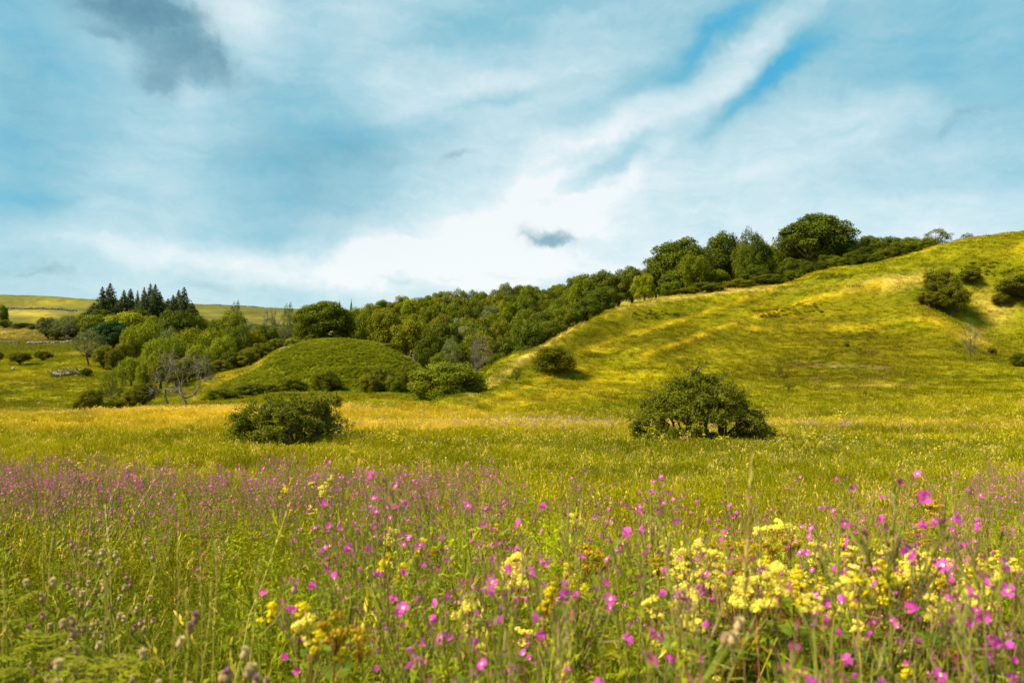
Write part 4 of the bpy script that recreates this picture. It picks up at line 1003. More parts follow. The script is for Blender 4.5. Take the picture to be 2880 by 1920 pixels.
# ------------------------------------------------------------------ the two near hawthorns
def near_haw(name, px, Yd, lobes, seed, label, leafn, trunks, size=0.082, color=(0.135, 0.142, 0.006), slant=0.0, shrink=1.0, extra=()):
    """lobes: (photo col, photo row, depth offset, radius x, radius z) in photo px"""
    r = np.random.default_rng(seed); c = Bag(); t = Bag()
    p0 = np.array([(px-1440)/FPX*Yd, Yd, 0]); p0[2] = float(H(p0[0], Yd)[0]) - 0.1
    k = Yd/FPX
    tot = sum(l[3]*l[4] for l in lobes)
    roots = [np.array([dx, dy, 0.0]) for dx, dy in trunks]
    for (lx, ly, dy, rx, rz) in lobes:
        lx = px + (lx - px)*shrink; ly = 1255 + (ly - 1255)*shrink; rx *= shrink; rz *= shrink
        dy += (lx - px)/170*slant
        C = ppt(lx, ly, Yd + dy) - p0; C[2] = max(C[2], 0.35)
        Rx, Rz = rx*k, rz*k
        rt = roots[int(np.argmin([abs(C[0]-q[0]) + r.random()*0.8 for q in roots]))]
        tt = np.linspace(0, 1, 7)[:, None]
        limb = rt + (C - rt)*tt + np.array([0, 0, 0.25*np.linalg.norm(C-rt)])*np.sin(tt*np.pi)*0.5 + np.vstack([np.zeros(3), r.normal(size=(5, 3))*0.10, np.zeros(3)])
        limb[0, 2] -= 0.3
        tube(t, limb, np.linspace(0.085, 0.022, 7), 6)
        nleaf = int(leafn*rx*rz/tot); nsp = max(nleaf//105, 6)
        for s_ in range(nsp):
            d = rnd(1, r)[0]; d[2] = abs(d[2])*0.9 - 0.25
            d = unit(d)
            E = C + d*[Rx, min(Rx, 1.3), Rz]*(r.uniform(0.7, 1.12) if r.random() < 0.85 else r.uniform(1.2, 1.6))
            S = C + (E - C)*r.uniform(0.0, 0.35)
            q = np.linspace(0, 1, 6)[:, None]
            arc = S + (E-S)*q + np.array([0, 0, 0.22])*np.sin(q*np.pi) - np.array([0, 0, 0.16])*q**2
            tube(t, arc, np.linspace(0.016, 0.004, 6), 3)
            m = 105; sv = 0.17*r.normal()
            f = r.uniform(0.25, 1.04, m)**0.8; i = np.clip((f*5).astype(int), 0, 4); g = (f*5-i)[:, None]
            P = arc[i]*(1-g) + arc[i+1]*g + r.normal(size=(m, 3))*[0.085, 0.085, 0.05]
            nr_ = unit(rnd(m, r)*0.8 + [0, 0, 0.8] + d*0.4); td = unit(np.cross(nr_, rnd(m, r)) + unit(E-S)*0.5)
            sz = size*r.uniform(0.6, 1.3, m)[:, None]
            leaves(c, P, td*sz, np.cross(nr_, td)*sz*0.42, v=np.clip(0.5 + 0.22*r.normal(size=m) + sv, 0, 1))
    for pts in extra:         # long shoots sticking out, leafed
        P = np.array([ppt(a, b_, Yd) - p0 for a, b_ in pts]); P[:, 1] += r.normal()*0.3
        q = np.linspace(0, len(P)-1, 14); i = np.clip(q.astype(int), 0, len(P)-2); g = (q-i)[:, None]; A = P[i]*(1-g) + P[i+1]*g + r.normal(size=(14, 3))*0.02
        tube(t, A, np.linspace(0.03, 0.006, 14), 4)
        m = 90; j = r.integers(3, 14, m); pp = A[j] + r.normal(size=(m, 3))*0.09
        nr_ = rnd(m, r); td = unit(np.cross(nr_, rnd(m, r))); sz = size*r.uniform(0.5, 1.1, m)[:, None]
        leaves(c, pp, td*sz, np.cross(nr_, td)*sz*0.42)
    root = obj(name, None, loc=p0)
    obj('trunk', t.mesh('trunk', [M_BARK], True), root); obj('crown', c.mesh('crown', [M_CROWN]), root, color=color)
    tag(root, label, 'hawthorn', 'spreading hawthorns in the meadow')
near_haw('spreading_hawthorn', 820, 38.5,
    [(700,1180,0,62,34),(665,1215,.3,44,22),(700,1235,-.8,60,28),(660,1175,0,30,12),(740,1150,.2,60,30),(790,1165,-.8,60,36),(790,1136,.6,60,22),(850,1128,0,40,22),(880,1140,0,40,22),(760,1225,-1.4,50,34),(770,1250,-1.8,44,20),(830,1190,-.6,60,36),
     (880,1165,.8,60,34),(900,1200,0,60,34),(850,1220,.5,60,26),(920,1150,.4,36,34),(936,1130,.6,24,20),(950,1118,.6,18,14),(905,1128,.3,20,10),(940,1180,.4,34,30),(950,1210,.2,40,22),(905,1225,.6,50,16),(960,1205,.4,24,12),(685,1205,.8,50,26),(730,1200,.6,60,30),(820,1150,1.2,60,30),(800,1212,-1.2,50,26)],
    71, 'wide windswept hawthorn bush at the left of the meadow, leaning left', 50000, [(-.5, 0), (.4, .2), (.9, -.1), (0, -.5)], slant=2.2, shrink=0.92,
    extra=[[(700,1170),(665,1172),(640,1168)],[(690,1200),(650,1210),(634,1212)],[(940,1205),(970,1200),(998,1190)],[(930,1140),(945,1125),(952,1114)],[(800,1130),(795,1112),(792,1103)],[(820,1126),(830,1112),(826,1106)],[(690,1165),(670,1148),(650,1152)],[(700,1225),(660,1240),(640,1244)],[(740,1240),(730,1256),(760,1262)],[(890,1130),(905,1112),(920,1110)],[(870,1126),(880,1108),(876,1100)],[(940,1218),(975,1222),(985,1230)],[(955,1195),(975,1180),(982,1186)],[(750,1130),(742,1118),(748,1110)],[(940,1150),(955,1160),(948,1170)],[(720,1140),(712,1130),(706,1132)]])
near_haw('spreading_hawthorn', 1965, 39.5,
    [(1955,1075,0,60,24),(1930,1100,.3,90,34),(2000,1105,-.3,90,34),(1960,1130,-.8,100,40),(1880,1125,.3,56,26),(1840,1140,.3,40,24),(1860,1170,0,70,36),(1830,1200,.2,56,34),(1800,1225,.1,40,26),(1860,1225,-.6,60,28),(1920,1180,-1.2,70,44),(1930,1230,-1.4,70,24),
     (1990,1190,-1.4,60,40),(2050,1140,.2,60,34),(2090,1170,.2,56,34),(2060,1185,-.8,60,30),(2110,1200,0,48,36),(2140,1225,0,36,26),(2125,1245,0,40,14),(2010,1150,.8,80,40),(1900,1150,.9,80,40),(1960,1058,.2,22,12),(2020,1080,.2,40,16),(1915,1080,.2,34,14),(2010,1235,-1.0,50,16),(1800,1245,0,40,12),(1850,1245,-.8,60,12),(2090,1225,.8,40,16),(2180,1238,0,24,10)],
    72, 'large dome shaped hawthorn bush standing at the right of the meadow, twigs on top', 60000, [(-1.2, 0), (-.4, .2), (.3, -.2), (1.1, .1)],
    extra=[[(1960,1070),(1955,1045),(1940,1030)],[(1955,1050),(1968,1028),(1972,1012)],[(1960,1045),(1978,1024),(1990,1010)],[(2000,1080),(2030,1062),(2052,1048)],[(2040,1100),(2060,1080),(2062,1062)],[(1860,1112),(1832,1100),(1815,1105)],[(2110,1160),(2140,1150),(2150,1160)],[(2140,1230),(2190,1222),(2215,1236)],[(1950,1048),(1930,1036),(1922,1040)],[(1990,1080),(2010,1065),(2000,1050)],[(1800,1180),(1778,1172),(1764,1180)],[(2120,1180),(2150,1178),(2165,1190)],[(1850,1130),(1830,1122),(1818,1128)],[(2070,1120),(2092,1105),(2100,1110)],[(1910,1075),(1896,1060),(1888,1064)],[(2020,1070),(2034,1050),(2030,1040)]])
place_tree('bush', 1580, 1226, 42, 41, 'haw', 'little dark bush poking out of the meadow between the two hawthorns', 'meadow_bush', 'bush')
place_tree('bush', 96, 1173, 32, 52, 'mid', 'small round bush alone in the golden grass at the left', 'meadow_bush', 'bush')

# ------------------------------------------------------------------ wildflowers of the foreground
def leaf_pair_bag(b, r, P, ax, n, L0, L1, wfrac=0.11, up=0.55, droop=0.35, mat=0):
    """lance leaves in pairs along a stem P (k,3); two quads per leaf so they arch"""
    k = len(P)
    for i in range(n):
        f = (i + 0.5)/n; q = f*(k-1); a = int(q); g = q-a; p = P[a]*(1-g) + P[min(a+1, k-1)]*g
        L = L0*(1-f) + L1*f; ang = i*1.9 + r.normal()*0.4
        for s_ in (0, math.pi):
            d = np.array([math.cos(ang+s_), math.sin(ang+s_), up + r.normal()*0.2]); d = d/np.linalg.norm(d)
            LL = L*r.uniform(0.75, 1.15); sd_ = unit(np.cross(d, [0, 0, 1]))*LL*wfrac
            m = p + d*LL*0.45; e = m + unit(d*[1, 1, 0.3] + [0, 0, -droop])*LL*0.55
            V = [p, m + sd_, m - sd_, e, p + d*LL*.2 + sd_*.8, p + d*LL*.2 - sd_*.8]
            v = np.clip(0.5 + 0.25*r.normal(), 0, 1)
            b.add(V, [(0, 4, 5)], v, mat); b.add(V, [(4, 1, 2, 5)], v, mat); b.add(V, [(1, 3, 2)], min(v + .06, 1), mat)
def stem_curve(r, Hh, lean=0.12, k=9):
    t = np.linspace(0, 1, k); a = r.uniform(0, 6.28); ln = lean*r.uniform(0.2, 1.3)*Hh
    P = np.stack([math.cos(a)*t**1.7*ln, math.sin(a)*t**1.7*ln, t*Hh], 1) + np.cumsum(r.normal(size=(k, 3))*0.006, 0)
    P[0] = [0, 0, -0.05]; return P
def flower_bag(seed, R=0.0165):
    r = np.random.default_rng(seed); b = Bag()
    cup = (0.3, 0.6, 1.0, 1.6, 2.4)[seed % 5]; R = R*(0.95, .9, .85, .8, .75)[seed % 5]
    for k in range(4):
        a = k*math.pi/2 + r.normal()*0.1; d = np.array([math.cos(a), math.sin(a), 0]); s_ = np.array([-d[1], d[0], 0])
        up = np.array([0, 0, 1.0])
        e1 = d*R*0.55 + up*R*cup*0.5; e2 = d*R*1.0 + up*R*cup*0.75
        V = [up*0, e1 + s_*R*0.42, e2 + s_*R*0.42, e2*0.9, e2 - s_*R*0.42, e1 - s_*R*0.42]
        b.add(V, [(0, 1, 2, 3), (0, 3, 4, 5)], np.clip(0.5+0.2*r.normal(), 0, 1), 0)
    leaves(b, np.tile([[0, 0, 0.001]], (4, 1)), unit(np.array([[1, 1, 1.2], [-1, 1, 1.2], [1, -1, 1.2], [-1, -1, 1.2]]))*R*0.45, np.array([[1, -1, 0], [1, 1, 0], [1, 1, 0], [1, -1, 0]])*R*0.10, mat=1)
    tube(b, [[0, 0, -R*1.4], [0, 0, 0.001]], [R*.09, R*.13], 4, mat=2)
    return b
FLOW = [flower_bag(i) for i in range(5)]
BUD = []
for i in range(3):
    b = Bag(); d = np.array([0, 0, 1.0])
    for k in range(4):
        a = k*math.pi/2; w = np.array([math.cos(a), math.sin(a), 0])
        leaves(b, [[0, 0, -0.002]], [[0, 0, 0.016 - 0.002*i]], [w*0.0042], mat=0)
    BUD.append(b)
FLOW_ME = [f.mesh('flower', [M_PETAL, M_EYE, M_WPOD]) for f in FLOW]
def rot_to(d, spin):
    d = unit(d); z = np.array([0, 0, 1.0]); q = Vector(d).to_track_quat('Z', 'Y').to_matrix()
    M_ = np.array(q); c, s_ = math.cos(spin), math.sin(spin)
    return M_ @ np.array([[c, -s_, 0], [s_, c, 0], [0, 0, 1]])
def willow(seed, Hh=1.25, nb=8, nfl=8, leafy=True):
    r = np.random.default_rng(seed)
    stem, lf, pod, fl = Bag(), Bag(), Bag(), []
    P = stem_curve(r, Hh); tube(stem, P, np.linspace(0.0042, 0.0018, len(P)), 4)
    leaf_pair_bag(lf, r, P[1:7], None, 13, 0.105, 0.07)
    tips = [(P, 1.0)]
    for k in range(nb):
        f = r.uniform(0.42, 0.86); q = f*(len(P)-1); a = int(q); p = P[a] + (P[a+1]-P[a])*(q-a)
        L = (1.02-f)*Hh*r.uniform(0.45, 0.85); an = r.uniform(0, 6.28)
        d = np.array([math.cos(an), math.sin(an), 0]); t = np.linspace(0, 1, 5)
        B = p + np.outer(t*L*0.42*(1-0.3*t), d) + np.outer(t*L*0.9, [0, 0, 1]) + r.normal(size=(5, 3))*0.004
        tube(stem, B, np.linspace(0.0026, 0.0013, 5), 3); tips.append((B, 0.7))
        leaf_pair_bag(lf, r, B[:3], None, 3, 0.06, 0.035)
    for B, w in tips:
        m = len(B); n = int(9*w) + 3
        ax = unit(B[-1]-B[-3])
        for k in range(int(n*0.7)):        # long thin seed pods standing off the upper stem
            q = r.uniform(0.45 if w < 1 else 0.6, 1.0)*(m-1); a = min(int(q), m-2); p = B[a] + (B[a+1]-B[a])*(q-a)
            d = unit(ax + rnd(1, r)[0]*0.55 + [0, 0, 0.25]); L = r.uniform(0.045, 0.085)
            tube(pod, [p, p + d*L*0.35 + [0, 0, -.002], p + d*L + [0, 0, .006]], [0.0008, 0.0017, 0.0010], 3)
            if r.random() < 0.30: pod.merge(BUD[r.integers(3)], xf=lambda V, p=p, d=d, L=L, R_=rot_to(d, r.uniform(0, 6)): V@R_.T + (p + d*L), mat_off=1)
        for k in range(2):
            d = unit(ax + rnd(1, r)[0]*0.4); e = B[-1]
            tube(pod, [e, e + d*0.02], [0.0009, 0.0009], 3); pod.merge(BUD[k], xf=lambda V, e=e, d=d, R_=rot_to(d, 1): V@R_.T*0.9 + e + d*0.02, mat_off=1)
        leaves(lf, np.tile(B[-1], (5, 1)) + r.normal(size=(5, 3))*0.01, (unit(ax + rnd(5, r)*0.6))*0.03, rnd(5, r)*0.003)
    for k in range(nfl):
        B, w = tips[k % len(tips)]; m = len(B); q = r.uniform(0.72, 1.0)*(m-1); a = min(int(q), m-2); p = B[a] + (B[a+1]-B[a])*(q-a)
        out = rnd(1, r)[0]*[1, 1, .4] + [0, 0, .4]; d = unit(out); p2 = p + d*r.uniform(0.02, 0.06)
        tube(pod, [p, p2], [0.0012, 0.0012], 3)
        fl.append((r.integers(len(FLOW)), p2 + d*0.02, unit(d + rnd(1, r)[0]*0.9 + [0, 0, .1]), r.uniform(0, 6.28), r.uniform(0.6, 1.1)))
    return dict(stem=stem, leaves=lf, pods=pod, fl=fl)
WS = [willow(200+i, Hh=1.25, nb=6 + i % 3, nfl=(9, 6, 12, 8, 14, 5, 10)[i]) for i in range(7)]
for w in WS: w['full'] = Bag(); w['full'].merge(w['stem']); w['full'].merge(w['pods'], mat_off=1)
W_ME = [dict(stem=w['full'].mesh('stem', [M_WSTEM, M_WPOD, M_PINKBUD]), leaves=w['leaves'].mesh('leaves', [M_WLEAF])) for w in WS]
def willow_merged(w, dense=1.0):
    b = Bag(); b.merge(w['stem'], mat_off=0); b.merge(w['leaves'], mat_off=1); b.merge(w['pods'], mat_off=2)
    for i, p, d, sp, sc in w['fl']:
        R_ = rot_to(d, sp)*sc*dense; b.merge(FLOW[i], xf=lambda V, R_=R_, p=p: V@R_.T + p, mat_off=4)
    return b.mesh('willowherb', [M_WSTEM, M_WLEAF, M_WPOD, M_PINKBUD, M_PETAL, M_EYE, M_WPOD])
def drop(Y): return ZC - float(H(0.0, Y)[0])
edge_px = [-200, 0, 300, 500, 650, 800, 1000, 1300, 1500, 1620, 1750, 1900, 2300, 2500, 2700, 2900, 3100]
edge_Y = [25, 24, 24, 19, 17, 21, 19, 17, 15, 10, 9, 9.2, 9.5, 11, 15, 19, 20]
def willow_density(x, y):
    px = x/y*FPX + 1440; ed = np.interp(px, edge_px, edge_Y)*(1 + 0.22*fbm(x/2.2, y/2.2, 2))
    n_ = fbm(x/1.6+30, y/1.6, 3)
    left = np.clip((1480 - px)/150, 0, 1)
    d = (6.5 + 3.0*np.clip((y-10)/8, 0, 1))*left + 3.6*(1-left)
    d = d*np.clip(0.9 + 2.0*n_, 0.05, 1.8)
    lowleft = (px < 900) & (y < 5.2 + (900-px)*0.0022)
    d = np.where(lowleft, 0.5 + 1.2*np.clip((px-450)/450, 0, 1), d)
    d = np.where((px > 950) & (y < 5.5), 5.6*np.clip(0.9 + 1.4*n_, 0.15, 1.6), d)
    d = np.where((px > 2350) & (y < 9) & (y > 4), 3.0, d)
    return np.where(y < ed, d, 0) * np.where(y > ed*0.9, 0.6, 1)
rw = np.random.default_rng(77)
n_ = 16000; yy = np.sqrt(rw.uniform(1.25**2, 27**2, n_)); uu_ = rw.uniform(-0.72, 0.72, n_); xx = uu_*yy
area = 0.72*(27**2 - 1.25**2)
ok = rw.random(n_)*(n_/area) < willow_density(xx, yy)
xx, yy = xx[ok], yy[ok]
order = np.argsort(yy + 0.0*xx); xx, yy = xx[order], yy[order]
zz = H(xx, yy); nW = len(xx)
hs_ = rw.uniform(0.74, 1.08, nW)*np.where((xx/yy*FPX + 1440 < 900) & (yy < 6), 0.78, 1.0)
# a few plants stand clear of the rest, close to the viewer: (photo col, photo row of the tip, distance)
HERO = [(2545,1330,1.9,'tallest willowherb of all, its top standing against the far meadow at the right'),(1600,1345,2.6,'willowherb with a pink flower standing highest in the middle of the picture'),(1110,1335,3.0,'tall branching willowherb left of the middle, above the first cream meadowsweet'),
        (1165,1390,2.4,'willowherb with spread branches in front of the left cream meadowsweet'),(2030,1500,1.7,'branching willowherb between the cream blossom mass and the seeding grass stalk'),(2700,1480,1.9,'dark podded willowherb leaning over the cream meadowsweet at the right'),(2330,1460,2.2,'willowherb with magenta flowers in front of the yellow meadowsweet mass'),
        (1750,1400,2.9,'willowherb with several flowers right of the highest middle one'),(1480,1600,1.8,'willowherb with a wide open magenta flower near the bottom middle'),(2780,1660,1.5,'willowherb at the lower right with two large magenta flowers'),(1340,1640,1.6,'willowherb at the bottom middle, left of the wide open flower'),
        (2040,1760,1.25,'willowherb at the bottom with a large cluster of pink flowers'),(2450,1730,1.3,'willowherb at the bottom right with a big blurred magenta cluster'),(1820,1480,2.0,'grey stemmed willowherb beside the orange faded meadowsweet'),(940,1620,2.3,'willowherb low down left of the middle'),(2860,1560,1.9,'willowherb cut off by the right edge of the picture')]
def put_willow(i, x, y, z, sc, rz, label, tilt=(0, 0)):
    me = W_ME[i]; root = obj('willowherb', None, loc=(x, y, z))
    root.rotation_euler = (tilt[0], tilt[1], rz); root.scale = (sc, sc, sc); root.empty_display_size = 0.1
    obj('stem', me['stem'], root); obj('leaves', me['leaves'], root)
    for fi, p, d, sp, s_ in WS[i]['fl']:
        f = obj('flower', FLOW_ME[fi], root, loc=p); f.rotation_mode = 'QUATERNION'
        from mathutils import Matrix
        f.rotation_quaternion = Matrix(rot_to(d, sp).tolist()).to_quaternion(); f.scale = (s_, s_, s_)
    tag(root, label, 'willowherb', 'pink willowherbs in the foreground')
for k, (px, py, Yd, lab) in enumerate(HERO):
    x = (px-1440)/FPX*Yd; z = float(H(x, Yd)[0]); hh = ZC - (py-YH)/FPX*Yd - z
    put_willow(k % 7, x, Yd, z, max(hh, 0.4)/1.27, k*1.3, lab)
nI = 300 - len(HERO)
def zone(px, y):
    if y < 2.2: a = 'in the nearest row'
    elif y < 3.6: a = 'just behind the nearest row'
    elif y < 6: a = 'a few steps in'
    else: a = 'farther into the drift'
    b = 'far left' if px < 500 else 'left of the middle' if px < 1150 else 'in the middle' if px < 1700 else 'right of the middle' if px < 2300 else 'far right'
    return a, b
for k in range(min(nI, nW)):
    px = xx[k]/yy[k]*FPX + 1440; a, b_ = zone(px, yy[k])
    big = {0: 'willowherb', 1: 'few flowered willowherb', 2: 'many flowered willowherb', 3: 'grey podded willowherb', 4: 'bushy pink willowherb', 5: 'sparse seeding willowherb', 6: 'branching willowherb'}
    i = int(rw.integers(7))
    put_willow(i, xx[k], yy[k], zz[k], hs_[k]*rw.uniform(0.95, 1.1), rw.uniform(0, 6.28), '%s %s, %s' % (big[i], b_, a), (rw.normal()*0.07, rw.normal()*0.07))
# the drift goes on beyond both edges of the view
n_ = 4000; ye = rw.uniform(1.0, 26, n_); xe = rw.uniform(-1, 1, n_)*(0.72*ye + 4.0)
ok = (np.abs(xe/ye) > 0.70) & (rw.random(n_)*(n_/(2*25*(0.72*13.5 + 4))) < willow_density(xe, ye))
xe, ye = xe[ok], ye[ok]; xx = np.concatenate([xx, xe]); yy = np.concatenate([yy, ye]); zz = np.concatenate([zz, H(xe, ye)]); hs_ = np.concatenate([hs_, rw.uniform(.74, 1.08, len(xe))]); nW = len(xx)
rest = slice(nI, nW); m = nW - nI
WMERG = [willow_merged(w, 1.3) for w in WS]
scatter('willowherb_drift', np.stack([xx, yy, zz], 1)[rest], np.stack([rw.normal(0, .08, m), rw.normal(0, .08, m), rw.uniform(0, 6.28, m)], 1),
        np.repeat(hs_[rest][:, None], 3, 1), np.ones((m, 3)), rw.integers(0, 7, m), WMERG, 'broad drift of pink and mauve willowherb across the front of the meadow')
print('willowherb', nW)

# leafy green undergrowth and long grass between the flowers
def herb(seed, Hh, dens=9, L=0.09, wf=0.13):
    r = np.random.default_rng(seed); b = Bag()
    for k in range(3):
        P = stem_curve(r, Hh*r.uniform(0.6, 1), 0.3) + [r.normal()*.06, r.normal()*.06, 0]
        tube(b, P, np.linspace(0.003, 0.0015, len(P)), 3, v=0.6)
        leaf_pair_bag(b, r, P, None, dens, L, L*0.6, wf)
    return b.mesh('leafy_herb', [M_GRASS])
herbs = [herb(300, .75), herb(301, .65, 11, .07, .12), herb(302, .8, 9, .11, .10), herb(303, .55, 14, .05, .2), herb(304, .85, 10, .10, .12)]
def near_tint(c, x, y, u, v, r):
    n = len(x); k = r.random(n)[:, None]
    g = np.array((0.30, 0.31, 0.006))*k + np.array((0.13, 0.15, 0.005))*(1-k)
    far = np.clip((y - 5)/14, 0, 1)[:, None]
    g = g*(1-far) + np.array((0.32, 0.28, 0.006))*far
    s_ = r.random(n) < 0.07; g[s_] = np.array((0.33, 0.24, 0.02))
    g = g*[0.96, 1.05, 1.0]
    g *= (1 + 0.2*np.clip((u - 850)/300, 0, 1))[:, None]
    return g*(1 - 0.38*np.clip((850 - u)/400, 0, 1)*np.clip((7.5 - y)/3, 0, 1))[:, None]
def under_mask(x, y, u, v):
    ed = np.interp(u, edge_px, edge_Y)
    return y < ed*1.03
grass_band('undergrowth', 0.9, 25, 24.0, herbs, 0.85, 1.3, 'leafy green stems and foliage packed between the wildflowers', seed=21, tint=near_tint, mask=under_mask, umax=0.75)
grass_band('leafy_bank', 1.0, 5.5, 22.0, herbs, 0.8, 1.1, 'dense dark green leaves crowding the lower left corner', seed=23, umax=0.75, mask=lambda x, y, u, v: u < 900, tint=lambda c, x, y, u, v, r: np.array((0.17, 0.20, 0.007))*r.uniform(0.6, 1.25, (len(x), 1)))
fg = [tuft(320+i, 22, 0.80, 0.0065, 0.05, 0.55, 5, head=0.12) for i in range(5)]
def fg_tint(c, x, y, u, v, r):
    n = len(x); k = r.random(n)[:, None]
    g = np.array((0.31, 0.275, 0.006))*k + np.array((0.13, 0.145, 0.005))*(1-k)
    s_ = r.random(n) < 0.20; g[s_] = np.array((0.52, 0.37, 0.05))
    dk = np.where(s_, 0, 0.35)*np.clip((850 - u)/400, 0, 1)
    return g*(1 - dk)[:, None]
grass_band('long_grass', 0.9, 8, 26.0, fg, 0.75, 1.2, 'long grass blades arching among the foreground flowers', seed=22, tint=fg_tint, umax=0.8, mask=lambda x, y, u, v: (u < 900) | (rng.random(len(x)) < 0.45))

# meadowsweet
def puff(b, r, c, R, n, size, mat, flat=0.55):
    d = rnd(n, r); P = c + d*R*[1, 1, flat]*r.uniform(0.6, 1.05, n)[:, None]
    nr_ = unit(d + rnd(n, r)*0.9); t = unit(np.cross(nr_, rnd(n, r))); s_ = size*r.uniform(0.6, 1.3, n)[:, None]
    leaves(b, P - t*s_*.5, t*s_, np.cross(nr_, t)*s_*0.5, mat=mat, mid=0.5)
def sweet_head(seed, R=0.055, lumps=9, mat=None):
    r = np.random.default_rng(seed); b = Bag()
    for k in range(lumps):
        a = r.uniform(0, 6.28); q = r.uniform(0, 1)
        c = np.array([math.cos(a)*q*R, math.sin(a)*q*R, r.uniform(-0.9, 0.8)*R*(1-.4*q)])
        tube(b, [[0, 0, -R*1.5], c*0.6 + [0, 0, -R*.4], c], [0.0016, 0.001, 0.0007], 3, mat=1)
        puff(b, r, c, R*r.uniform(0.24, 0.46), 95, 0.0066, 0)
    return b.mesh('flower_head', [mat, M_RSTEM])
HEADS = {'cream': [sweet_head(i, R=.040 + .008*(i % 3), mat=M_CREAM) for i in range(4)], 'lemon': [sweet_head(20+i, R=.040, lumps=8, mat=M_LEMON) for i in range(3)], 'ochre': [sweet_head(40+i, R=.044, lumps=10, mat=M_OCHRE) for i in range(3)]}
def sweet_base(seed, nh):
    r = np.random.default_rng(seed); s_, l = Bag(), Bag(); P = stem_curve(r, 1.05, 0.10); tube(s_, P, np.linspace(.0042, .002, len(P)), 4)
    tips = [P[-1]]
    for k in range(nh-1):
        a = int(r.integers(5, 8)); an = r.uniform(0, 6.28); e = P[a] + np.array([math.cos(an)*.09, math.sin(an)*.09, r.uniform(.06, .20)])
        tube(s_, [P[a], (P[a]+e)/2 + [0, 0, .01], e], [.0022, .0018, .0013], 3); tips.append(e)
    for k in range(9):       # divided dark leaves
        f = (k+1)/10; a = int(f*8); p = P[a]; an = r.uniform(0, 6.28); d = np.array([math.cos(an), math.sin(an), .25]); L = .20*(1-f*.5); sd_ = np.array([-d[1], d[0], 0])
        tube(l, [p, p + d*L*.5, p + d*L + [0, 0, -.03]], [.0014, .001, .0006], 3)
        for q in np.linspace(.35, 1, 4):
            c = p + d*L*q + [0, 0, -.03*q*q]
            dd = np.stack([sd_ + d*.4, -sd_ + d*.4]); leaves(l, np.stack([c, c]), dd*L*.38, np.stack([d, -d])*L*.11 + r.normal(size=(2, 3))*.004)
        leaves(l, [p + d*L + [0, 0, -.03]], [d*L*.45], [sd_*L*.15])
    return s_.mesh('stem', [M_RSTEM], True), l.mesh('leaves', [M_MLEAF]), tips
SB = [sweet_base(400+i, nh) for i, nh in enumerate((1, 2, 3, 4, 3, 2))]
_si = 0
def put_sweet(px, py, Yd, kind, label, i=None, big=1.0):
    global _si; _si += 1
    i = _si % 6 if i is None else i
    st, lv, tips = SB[i]; x = (px-1440)/FPX*Yd; z = float(H(x, Yd)[0]); hh = ZC - (py-YH)/FPX*Yd - z
    root = obj('meadowsweet', None, loc=(x, Yd, z), rz=_si*2.1); sz = max(hh, 0.3)/1.1; root.scale = (1, 1, sz); root.empty_display_size = 0.1
    obj('stem', st, root); obj('leaves', lv, root)
    for k, t_ in enumerate(tips):
        h = obj('flower_head', HEADS[kind][(k + _si) % len(HEADS[kind])], root, loc=t_, rz=k*1.7); f = big*(1.0 if k == 0 else .75); h.scale = (f, f, f*1.15/sz)
    tag(root, label, 'meadowsweet', 'meadowsweet among the willowherb')
def solveY(py, Hp):
    Y = np.linspace(1.4, 24, 300); f = (ZC - H(0*Y, Y)) - (py-YH)/FPX*Y - Hp
    k = np.argmax(f < 0); return float(Y[k]) if f[k] < 0 else 20.0
SWEET = [(1595,1445,'cream','bright cream meadowsweet head standing highest in the middle',1.1),(1575,1525,'ochre','orange faded meadowsweet below the highest cream head',1.2),(1372,1515,'lemon','lemon yellow meadowsweet left of the orange faded one',1.1),(1500,1560,'cream','cream meadowsweet low between the lemon and the orange one',1.0),(1600,1560,'lemon','small yellow meadowsweet right under the orange faded one',.7),
 (1060,1480,'cream','cream meadowsweet behind the tall willowherb at left of the middle',1.0),(1040,1560,'lemon','broad pale yellow meadowsweet low at left of the middle',1.25),(1120,1500,'lemon','yellow meadowsweet hidden by willowherb stems left of the middle',.9),(1418,1625,'cream','cream meadowsweet with a bent head near the bottom middle',1.1),(1375,1665,'cream','pale meadowsweet spray at the bottom middle',1.0),
 (858,1675,'lemon','yellow meadowsweet at the lower left, upper one of the pair',1.0),(805,1720,'cream','cream meadowsweet at the lower left, lower one of the pair',1.1),(880,1735,'ochre','orange faded meadowsweet at the lower left',1.1),(765,1735,'lemon','small yellow meadowsweet leftmost in the lower left clump',.7),(1520,1700,'lemon','small lemon meadowsweet in the lower middle',.8),
 (1850,1450,'cream','cream meadowsweet pair right of the middle behind pink flowers',1.0),(1880,1480,'cream','second cream meadowsweet just right of the middle',.9),(1835,1550,'ochre','faded orange meadowsweet right of the middle',.9),(1560,1610,'lemon','lemon meadowsweet under the orange head, half hidden',.8),
 (1900,1570,'cream','large cream meadowsweet at the left end of the blossom mass',1.4),(1950,1590,'cream','large cream meadowsweet second from the left in the blossom mass',1.4),(1980,1640,'cream','cream meadowsweet at the lower left of the blossom mass',1.3),(1930,1660,'cream','cream meadowsweet lowest at the left of the blossom mass',1.2),(2010,1610,'lemon','lemon meadowsweet on the left side of the blossom mass',1.1),
 (2070,1590,'cream','cream meadowsweet at the foot of the seeding grass stalk',1.2),(2150,1475,'cream','cream meadowsweet topping the blossom mass, left one',1.3),(2175,1500,'cream','cream meadowsweet topping the blossom mass, just below the left one',1.3),(2235,1485,'ochre','orange meadowsweet topping the blossom mass',1.1),(2100,1510,'ochre','faded orange meadowsweet beside the grass stalk',1.1),
 (2290,1520,'cream','cream meadowsweet on the crown of the blossom mass',1.1),(2340,1500,'lemon','yellow meadowsweet on the upper rim of the blossom mass',.9),(2420,1500,'ochre','small orange meadowsweet right of the blossom mass top',.8)]
